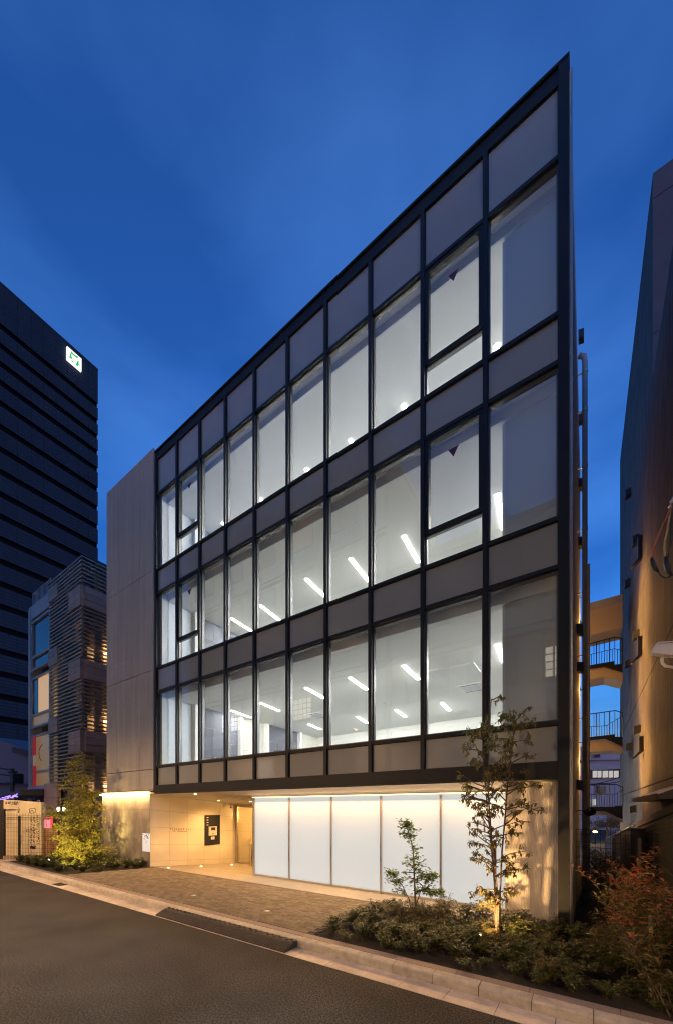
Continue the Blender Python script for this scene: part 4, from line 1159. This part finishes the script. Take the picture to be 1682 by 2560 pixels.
B('frame', M['dark_steel'], th, p.x-.25, p.x+.25, -3.15, -2.9, -.14, -.119)
for i in range(6): B('bar', M['mullion_inner'], th, p.x-.22+.08*i, p.x-.19+.08*i, -3.13, -2.92, -.1188, -.112)

# ---------------------------------------------------------------- street lamps on the far pavement
for i, (x, y, pw) in enumerate(((3.0, -10.3, 3500), (-6.5, -9.6, 4200), (18.0, -10.3, 1900))):
    th = thing('street_lamp', (x, y, 0), ('warm street lamp on the far pavement opposite the entrance','warm street lamp on the far pavement opposite the graffiti wall','warm street lamp on the far pavement opposite the concrete building')[i], 'street lamp', 'street lamps along the far pavement')
    MB().tube([(x,y,-.02),(x,y,1),(x,y,6.2),(x,y+.15,6.5),(x,y+.6,6.6)], [.07,.06,.045,.04,.035], 10).build('post', M['pipe'], th, smooth=True)
    B('lamp_head', M['pipe'], th, x-.09, x+.09, y+.55, y+1.15, 6.56, 6.64)
    B('lens', M['lamp_warm'], th, x-.07, x+.07, y+.6, y+1.1, 6.545, 6.559)
    light('SPOT', (x, y+.85, 6.53), pw, (1.0,.57,.25), th, .05, (x, y+1.4, 0), 165, .5)

# ---------------------------------------------------------------- buildings across the street (seen mirrored in the glass)
def opposite(name, label, x0, x1, yf, h, floors, seed, lit):
    o = thing(name, ((x0+x1)/2, yf-3, 0), label, 'building', 'buildings across the street')
    B('wall', M['opp_wall'], o, x0, x1, yf-8, yf, -.1, h)
    B('parapet', M['pale_conc'], o, x0-.1, x1+.1, yf-8.1, yf+.12, h+.002, h+.35)
    rr = random.Random(seed)
    x = x0 + .8; n = 0
    while x + 2.4 < x1:
        for f in range(floors):
            z = 4.2 + 3.75*f
            if z + 2.4 > h: break
            w = frame('window', M['mullion_inner'], o, x, x+2.4, z, z+2.1, .07, yf-.02, yf+.06)
            kind = lit(f, n)
            B('pane', M['blue_glass'] if kind == 0 else M['lit_dim'], w, x+.071, x+2.329, yf+.002, yf+.02, z+.071, z+2.029)
            if kind == 2:
                mb = MB()
                for a in range(6):
                    for b in range(4): mb.box(x+.14+.36*a, x+.42+.36*a, yf+.021, yf+.05, z+.14+.34*b, z+.42+.34*b)
                mb.build('glass_block_field', M['lit_block'], w)
        x += 3.3; n += 1
    for f in range(floors):
        z = 4.2 + 3.75*f
        if z + 2.4 > h: break
        B('spandrel_band', M['far_wall'], o, x0, x1, yf+.001, yf+.12, z-1.1, z-.12)
        B('ledge', M['pale_conc'], o, x0, x1, yf+.001, yf+.3, z+2.25, z+2.33)
    return o
opposite('opposite_building', 'tall grey building opposite with glass block windows and roof railing', -14.2, 4.1, -11.0, 22.6, 5, 1, lambda f, n: 2 if (f, n) in ((1,1),(1,3),(0,2)) else (1 if (f*3+n) % 5 == 0 else 0))
opposite('opposite_building', 'lower grey building opposite with lit glass block window grids', 4.4, 27, -11.0, 15.5, 3, 2, lambda f, n: 2 if (f, n) in ((1,2),(0,1),(1,3),(0,4)) else (1 if (f+n) % 4 == 0 else 0))

# ---------------------------------------------------------------- planting
def tree_parts(root, stems, branches, leafspec, bark, rr, crown_name='crown', crown_mats=None):
    """stems: list of (points, r0, r1). branches(rr, p, d, h) -> list of twig polylines. Returns trunk and crown objects."""
    tm, cm = MB(), MB()
    for pts, r0, r1 in stems:
        n = len(pts); tm.tube(pts, [r0 + (r1-r0)*i/(n-1) for i in range(n)], 6)
    for tw in branches:
        n = len(tw); tm.tube(tw, [.011*(1-i/n)+.002 for i in range(n)] if (Vector(tw[0])-Vector(tw[-1])).length > .25 else [.006*(1-i/n)+.0015 for i in range(n)], 4, False)
    for (p, d, up, L, W, b) in leafspec: cm.leaf(p, d, up, L, W, b)
    return tm, cm
def rv(rr, s=1.0): return Vector((rr.gauss(0,1), rr.gauss(0,1), rr.gauss(0,1))) * s
def bent(rr, p, d, L, n=4, droop=0.0, wig=.12):
    pts = [Vector(p)]; d = Vector(d).normalized()
    for i in range(n):
        d = (d + rv(rr, wig) + Vector((0,0,-droop))).normalized(); pts.append(pts[-1] + d*L/n)
    return pts
def interp(pts, t):
    f = t*(len(pts)-1); i = min(int(f), len(pts)-2); return pts[i].lerp(pts[i+1], f-i)

# slender multi-stemmed tree by the fluted panel
rr = random.Random(21)
base = on_z(1243, 2338); base = Vector((base.x, base.y, -.03))
sd = thing('slender_tree', base, 'slender multi-stemmed young tree tied to a timber stake', 'tree')
def P2(x, y, dt=0.0): return at(x, y, 6.55 + dt)
stem_px = [[(1240,2336),(1238,2230),(1230,2140),(1224,2050),(1219,1980),(1221,1900),(1222,1820),(1228,1748)],
           [(1247,2338),(1249,2240),(1254,2130),(1262,2040),(1268,1960),(1276,1900),(1283,1840),(1287,1785)],
           [(1243,2336),(1244,2250),(1236,2150),(1218,2040),(1213,1960),(1206,1890),(1204,1820)]]
stems = []
for i, sp in enumerate(stem_px):
    pts = [P2(x, y, .06*i - .05*(k % 2)) for k, (x, y) in enumerate(sp)]; pts[0].z = -.05
    stems.append((pts, .024 - .004*i, .005))
br, lf = [], []
for pts, r0, r1 in stems:
    for k in range(36):
        t = rr.uniform(.10, 1.0); p = interp(pts, t)
        a = rr.uniform(0, 2*math.pi)
        L = (.62 if t < .75 else .34) * rr.uniform(.5, 1.1) * (1 if t > .2 else .8)
        d = Vector((math.cos(a), math.sin(a), rr.uniform(.25, .9)))
        tw = bent(rr, p, d, L, 5, .05); br.append(tw)
        for j in range(4):
            q = interp(tw, rr.uniform(.35, 1.0)); s2 = bent(rr, q, rv(rr) + Vector((math.cos(a), math.sin(a), .2)), rr.uniform(.08,.2), 3, .08); br.append(s2)
            for e in range(rr.choice((5,6,7,8))):
                q2 = interp(s2, rr.uniform(.3, 1.0)); dd = rv(rr) + Vector((0,0,-.9))
                lf.append((q2, dd, Vector((0,0,1)) + rv(rr,.4), rr.uniform(.055,.1), rr.uniform(.026,.042), .35))
tm, cm = tree_parts(sd, stems, br, lf, None, rr)
tm.build('trunk', M['bark'], sd); cm.build('crown', M['leaf_dogwood'], sd)
stk = MB().tube([P2(1237,2336,.12), P2(1237,2100,.12)], .022, 6).build('support_stake', M['stake'], sd)
MB().tube([P2(1226,2168,.05), P2(1244,2168,.15)], .014, 6).build('tie', M['stone'], sd)

# maple in front of the frosted glass
rr = random.Random(5)
base = on_z(1037, 2288); base.z = -.03
mp_ = thing('maple_tree', base, 'small green maple sapling before the fourth frosted glass panel', 'tree')
def P3(x, y, dt=0.0): return at(x, y, 7.86 + dt)
stems = [([P3(1039,2290),P3(1036,2225),P3(1034,2170),P3(1031,2120),P3(1022,2085),P3(1008,2052)], .022, .004),
         ([P3(1028,2285,.05),P3(1022,2250,.05),P3(1005,2215,.08),P3(985,2190,.1),P3(968,2178,.1)], .013, .003),
         ([P3(1038,2270,-.05),P3(1050,2230,-.08),P3(1066,2200,-.1),P3(1085,2185,-.1)], .012, .003),
         ([P3(1036,2240,.05),P3(1055,2222,.1),P3(1078,2235,.15),P3(1095,2232,.2)], .010, .003)]
br, lf = [], []
def star(p, nrm, sz):
    nrm = nrm.normalized(); a0 = nrm.cross(Vector((rr.uniform(-1,1),rr.uniform(-1,1),.2))).normalized(); b0 = nrm.cross(a0)
    for k, s in ((-1.15,.7),(-.55,.95),(0,1.1),(.55,.95),(1.15,.7)):
        d = a0*math.cos(k) + b0*math.sin(k); lf.append((p, d, nrm, sz*s, sz*.34, .12))
for si, (pts, r0, r1) in enumerate(stems):
    nb = 40 if si == 0 else 18
    for k in range(nb):
        t = rr.uniform(.28 if si == 0 else .35, 1.0); p = interp(pts, t); a = rr.uniform(0, 2*math.pi)
        L = (.30*(1.15-t) + .10) * rr.uniform(.6,1.2)
        tw = bent(rr, p, Vector((math.cos(a), math.sin(a), .25)), L, 4, .06); br.append(tw)
        for j in range(18):
            q = interp(tw, rr.uniform(.2,1.0)) + rv(rr, .035)
            star(q, Vector((rr.gauss(0,.45), rr.gauss(0,.45), 1)), rr.uniform(.036,.06))
tm, cm = tree_parts(mp_, stems, br, lf, None, rr)
tm.build('trunk', M['bark'], mp_); cm.build('crown', M['leaf_maple'], mp_)

# uplit tree in the left bed
rr = random.Random(9)
base = on_z(206, 2163); base.z = -.03
lt = thing('uplit_tree', base, 'dense young tree glowing yellow in the spotlight beside the concrete wall', 'tree')
TL = 14.7
def P4(x, y, dt=0.0): return at(x, y, TL + dt)
stems = [([P4(206,2166),P4(206,2100),P4(205,2030),P4(203,1960),P4(199,1893)], .045, .008),
         ([P4(203,2166,.1),P4(196,2110,.15),P4(188,2040,.2),P4(182,1970,.2),P4(178,1915,.2)], .03, .006),
         ([P4(209,2166,-.1),P4(216,2110,-.1),P4(222,2040,-.15),P4(226,1980,-.2)], .03, .006),
         ([P4(206,2160,-.2),P4(192,2120,-.3),P4(165,2090,-.4),P4(140,2035,-.4),P4(122,2022,-.4)], .018, .004)]
br, lf = [], []
for si, (pts, r0, r1) in enumerate(stems):
    for k in range(58 if si < 3 else 18):
        t = rr.uniform(.08 if si < 3 else .45, 1.0); p = interp(pts, t); a = rr.uniform(0, 2*math.pi)
        L = (1.08*(1-t)**.8 + .26) * rr.uniform(.45,1.0) * (1 if si < 3 else .6)
        tw = bent(rr, p, Vector((math.cos(a), math.sin(a), rr.uniform(.05,.5))), L, 5, .04); br.append(tw)
        for j in range(int(9 + 16*L)):
            q = interp(tw, rr.uniform(.3,1.0)) + rv(rr, .07)
            for e in range(3):
                dd = rv(rr) + Vector((math.cos(a), math.sin(a), -.3))
                lf.append((q + rv(rr,.03), dd, Vector((0,0,1)) + rv(rr,.45), rr.uniform(.07,.12), rr.uniform(.035,.055), .2))
tm, cm = tree_parts(lt, stems, br, lf, None, rr)
tm.build('trunk', M['bark'], lt); cm.build('crown', M['leaf_lit'], lt)
for i, (sx, sy, tx, ty) in enumerate(((119,2168,200,2080),(157,2180,206,2100))):
    p = on_z(sx, sy); p.z = .02
    th = thing('spotlight', p, ('small garden spotlight lit at the left end of the shrubs under the yellow tree','small dark garden spotlight at the kerb corner under the yellow tree')[i], 'spotlight')
    q = p + Vector((0,0,.2)); tgt = P4(tx, ty, 0); d = (tgt - q).normalized()
    MB().tube([p, q], .012, 6).build('spike', M['dark_box'], th)
    MB().tube([q - d*.08, q + d*.06], .045, 10).build('housing', M['dark_box'], th)
    MB().tube([q + d*.061, q + d*.066], .04, 10).build('lens', M['bulb'], th)
    light('SPOT', q + d*.09, 800, (1.0,.72,.2), th, .04, tgt, 100, .7)

# pinkish tree behind the stairs
rr = random.Random(13)
base = at(1515, 2110, 27); base.z = -.3
bt = thing('back_tree', base, 'dark spreading tree with lit pinkish leaves under the stairs', 'tree')
c = at(1515, 2066, 27); br, lf = [], []
stems = [([base, base.lerp(c,.6)+Vector((.1,0,0)), c], .12, .06)]
for k in range(26):
    a = rr.uniform(0,6.28); tw = bent(rr, c, Vector((math.cos(a), math.sin(a), rr.uniform(-.1,.8))), rr.uniform(.7,1.6), 5, .03); br.append(tw)
    for j in range(60):
        q = interp(tw, rr.uniform(.3,1)) + rv(rr,.13); lf.append((q, rv(rr), Vector((0,0,1))+rv(rr,.5), .14, .07, .2))
tm, cm = tree_parts(bt, stems, br, lf, None, rr); tm.build('trunk', M['bark'], bt); cm.build('crown', M['leaf_back'], bt)
p = at(1487, 2082, 24)
th = thing('garden_lamp', p, 'small warm garden lamp glowing at the far end of the passage', 'lamp')
MB().tube([Vector((p.x,p.y,-.2)), p], .03, 6).build('post', M['dark_box'], th)
MB().tube([p, p+Vector((0,0,.06)), p+Vector((0,0,.12))], [.1,.12,.02], 8).build('shade', M['lamp_orange'], th)
light('POINT', p + Vector((0,0,.3)), 120, (1,.6,.25), th, .1)

# shrubs
def shrub_mesh(seed, h, r, nst, npair, L, W, arch=.3, lift=.6):
    rr = random.Random(seed); tm, cm = MB(), MB()
    for s in range(nst):
        a = rr.uniform(0, 6.283); d = Vector((math.cos(a)*r/h*rr.uniform(.2,1.1), math.sin(a)*r/h*rr.uniform(.2,1.1), 1))
        st = bent(rr, Vector((rr.gauss(0,.03), rr.gauss(0,.03), 0)), d, h*rr.uniform(.6,1.1), 5, arch*.3, .1)
        tm.tube(st, [.005,.0045,.004,.003,.0025,.0015], 4, False)
        for k in range(npair):
            t = .2 + .8*k/npair; p = interp(st, t)
            for e in range(3 if k > npair*.6 else 2):
                b = rr.uniform(0, 6.283); dd = Vector((math.cos(b), math.sin(b), lift*rr.uniform(.2,1.2)))
                cm.leaf(p + rv(rr,.006), dd, Vector((0,0,1))+rv(rr,.25), L*rr.uniform(.7,1.2), W*rr.uniform(.8,1.2), .25)
    return tm, cm
def shrub(name, label, cat, group, pos, seed, m, **kw):
    th = thing(name, (0,0,0), label, cat, group)
    tm, cm = shrub_mesh(seed, **kw)
    t = tm.build('stem', M['twig'], th); c = cm.build('foliage', m, th)
    th.location = pos; ORG[th.name] = Vector(pos)
    return th
rr = random.Random(31)
GR = 'low shrubs filling the right planting bed'
LABR = 'low dark evergreen shrub'
def label_r(o):
    x, y = o.location.x, o.location.y
    a = 'in the front row along the kerb' if y < -1.65 else ('in the middle of the right bed' if y < -.85 else 'in the back row by the frosted glass' if x < 11.9 else 'in the back row by the fluted panel')
    b = 'toward the brick paving' if x < 11 else ('near the slender tree' if x < 12.8 else 'toward the red photinia')
    o['label'] = 'low dark evergreen shrub ' + a + ', ' + b
protos = []
for i in range(6):
    if i < 3: protos.append(shrub('bed_shrub', LABR, 'shrub', GR, (0,0,0), 40+i, M['leaf_shrub'], h=.36, r=.26, nst=17, npair=8, L=.085, W=.036))
    else: protos.append(shrub('bed_shrub', LABR, 'shrub', GR, (0,0,0), 40+i, M['leaf_nandina'], h=.44, r=.32, nst=15, npair=12, L=.115, W=.018, lift=.3, arch=.6))
spots = []
tries = 0
while len(spots) < 84 and tries < 9000:
    tries += 1
    x, y = rr.uniform(9.55, 14.9), rr.uniform(-2.42, -.02)
    if x > 13.2 and y > -2.0 and x > 13.75: continue
    if x < 10.1 and y > -1.2 and rr.random() < .5: continue
    if any((x-a)**2 + (y-b)**2 < .27**2 for a, b in spots): continue
    spots.append((x, y))
for i, (x, y) in enumerate(spots):
    k = rr.randrange(3) if (y < -1.3 or rr.random() < .45) else 3 + rr.randrange(3)
    sc = rr.uniform(.6, 1.25) * (.8 if y < -2.1 else 1)
    if i < 6: o = protos[i]; o.location = (x, y, -.03); ORG[o.name] = o.location.copy()
    else: o = dup(protos[k], (x, y, -.03), None, rr.uniform(0,6.28), sc)
    label_r(o)
GL = 'low shrubs under the yellow tree'
LABL = 'low green shrub among others in the left bed under the yellow lit tree'
pl = [shrub('bed_shrub', LABL, 'shrub', GL, (0,0,0), 60+i, M['leaf_shrub'], h=.34, r=.26, nst=26, npair=11, L=.075, W=.034) for i in range(3)]
spots = []; tries = 0
while len(spots) < 62 and tries < 9000:
    tries += 1
    x, y = rr.uniform(-6.3, -.5), rr.uniform(-2.45, -.1)
    if x > -1.25 + (y+2.5)*.4 - .15: continue
    if x < -6.3 + (-y)*.0: continue
    if any((x-a)**2 + (y-b)**2 < .29**2 for a, b in spots): continue
    spots.append((x, y))
for i, (x, y) in enumerate(spots):
    if i < 3: o = pl[i]; o.location = (x, y, -.01); ORG[o.name] = o.location.copy()
    else: o = dup(pl[rr.randrange(3)], (x, y, -.01), None, rr.uniform(0,6.28), rr.uniform(.8,1.15))
    o['label'] = 'low green shrub of the left bed ' + ('near the kerb edge' if y < -1.6 else 'round the lit trunk' if y < -.8 else 'along the back wall') + (', at the fence end' if x < -4 else ', under the yellow tree' if x < -2 else ', toward the concrete wall corner')
# tufts whose leaf colour carries the yellow of the small uplight
for i, (sx, sy) in enumerate(((1152,2322),(1215,2345))):
    p = on_z(sx, sy); p.z = -.03
    shrub('yellow_lit_tuft', ('feathery tuft coloured yellow as if uplit, left of the slender tree','feathery tuft coloured yellow as if uplit, at the foot of the slender tree')[i], 'plant', 'yellow-lit tufts', p, 80+i, M['leaf_yellow_lit'], h=.30, r=.3, nst=26, npair=9, L=.09, W=.012, arch=.9, lift=.2)
for i, (sx, sy, tx, ty, pw) in enumerate(((1196,2362,1240,2140,160),(1176,2348,1335,2215,520))):
    p = on_z(sx, sy); p.z = -.03
    th = thing('bed_spotlight', p, ('small hidden spotlight lighting the feathery tufts','small spotlight throwing tree shadows on the fluted panel')[i], 'spotlight')
    q = p + Vector((0,0,.14)); tgt = at(tx, ty, 6.4); d = (tgt - q).normalized()
    MB().tube([p, q], .01, 6).build('spike', M['dark_box'], th)
    MB().tube([q - d*.06, q + d*.05], .035, 10).build('housing', M['dark_box'], th)
    MB().tube([q + d*.051, q + d*.055], .03, 10).build('lens', M['downlight'], th)
    light('SPOT', q + d*.07, pw, (1.0,.58,.22), th, .02, tgt, 110, .6)

# photinia at the right, tied to bamboo canes
GP = 'photinia shrubs by the mesh fence'
def photinia(pos, seed, h, n, label):
    rr = random.Random(seed)
    th = thing('photinia_shrub', pos, label, 'shrub', GP)
    tm, gm, rm = MB(), MB(), MB()
    for s in range(n):
        a = rr.uniform(0,6.283)
        st = bent(rr, Vector(pos)+Vector((rr.gauss(0,.07),rr.gauss(0,.07),0)), Vector((math.cos(a)*.28,math.sin(a)*.28,1)), h*rr.uniform(.6,1.05), 7, -.01, .07)
        tm.tube(st, [.009-.001*i for i in range(8)], 5, False)
        tw = [st]
        for k in range(8):
            t = rr.uniform(.2,.95); b = rr.uniform(0,6.283)
            x = bent(rr, interp(st,t), Vector((math.cos(b),math.sin(b),.9)), rr.uniform(.18,.4), 4, .0, .1); tm.tube(x, [.005,.004,.003,.003,.002], 4, False); tw.append(x)
        for w in tw:
            nl = 26 if w is st else 15
            for k in range(nl):
                t = (.18 if w is st else .15) + (.84 if w is st else .85)*k/nl; p = interp(w, min(1,t)); b = k*2.4 + rr.uniform(-.3,.3)
                dd = Vector((math.cos(b),math.sin(b),.55*rr.uniform(.3,1.6)))
                red = (p.z > pos[2] + h*.66 and rr.random() < .6) or rr.random() < .05
                (rm if red else gm).leaf(p, dd, Vector((0,0,1))+rv(rr,.2), rr.uniform(.08,.135), rr.uniform(.028,.044), .18)
    tm.build('stem', M['twig'], th); gm.build('foliage', M['leaf_photinia'], th); rm.build('young_foliage', M['leaf_red'], th, 'stuff')
photinia((14.02,-1.35,-.03), 1, 1.72, 10, 'tall red-tipped photinia shrub nearest the dark passage')
photinia((14.32,-1.75,-.03), 2, 1.6, 9, 'middle red-tipped photinia shrub behind the bamboo cane')
photinia((14.25,-2.25,-.03), 3, 1.35, 8, 'shorter photinia shrub nearest the kerb stones at the picture edge')
photinia((14.42,-.6,-.03), 4, 1.6, 7, 'dark photinia shrub close against the wire mesh fence')
for i, (pts, r) in enumerate((([(14.12,-1.95,-.05),(14.13,-1.92,.95)], .02), ([(13.95,-1.6,.62),(14.7,-2.0,.66)], .017))):
    th = thing('bamboo_cane', pts[0], ('upright bamboo cane among the photinia stems','level bamboo cane tied across the photinia stems')[i], 'cane')
    MB().tube(pts, r, 8).build('cane', M['bamboo'], th)
    for t in (.25,.55,.85):
        q = Vector(pts[0]).lerp(Vector(pts[1]), t); d = (Vector(pts[1])-Vector(pts[0])).normalized()
        MB().tube([q-d*.006, q+d*.006], r*1.12, 8).build('node', M['bamboo'], th)
# dark hedge in the passage
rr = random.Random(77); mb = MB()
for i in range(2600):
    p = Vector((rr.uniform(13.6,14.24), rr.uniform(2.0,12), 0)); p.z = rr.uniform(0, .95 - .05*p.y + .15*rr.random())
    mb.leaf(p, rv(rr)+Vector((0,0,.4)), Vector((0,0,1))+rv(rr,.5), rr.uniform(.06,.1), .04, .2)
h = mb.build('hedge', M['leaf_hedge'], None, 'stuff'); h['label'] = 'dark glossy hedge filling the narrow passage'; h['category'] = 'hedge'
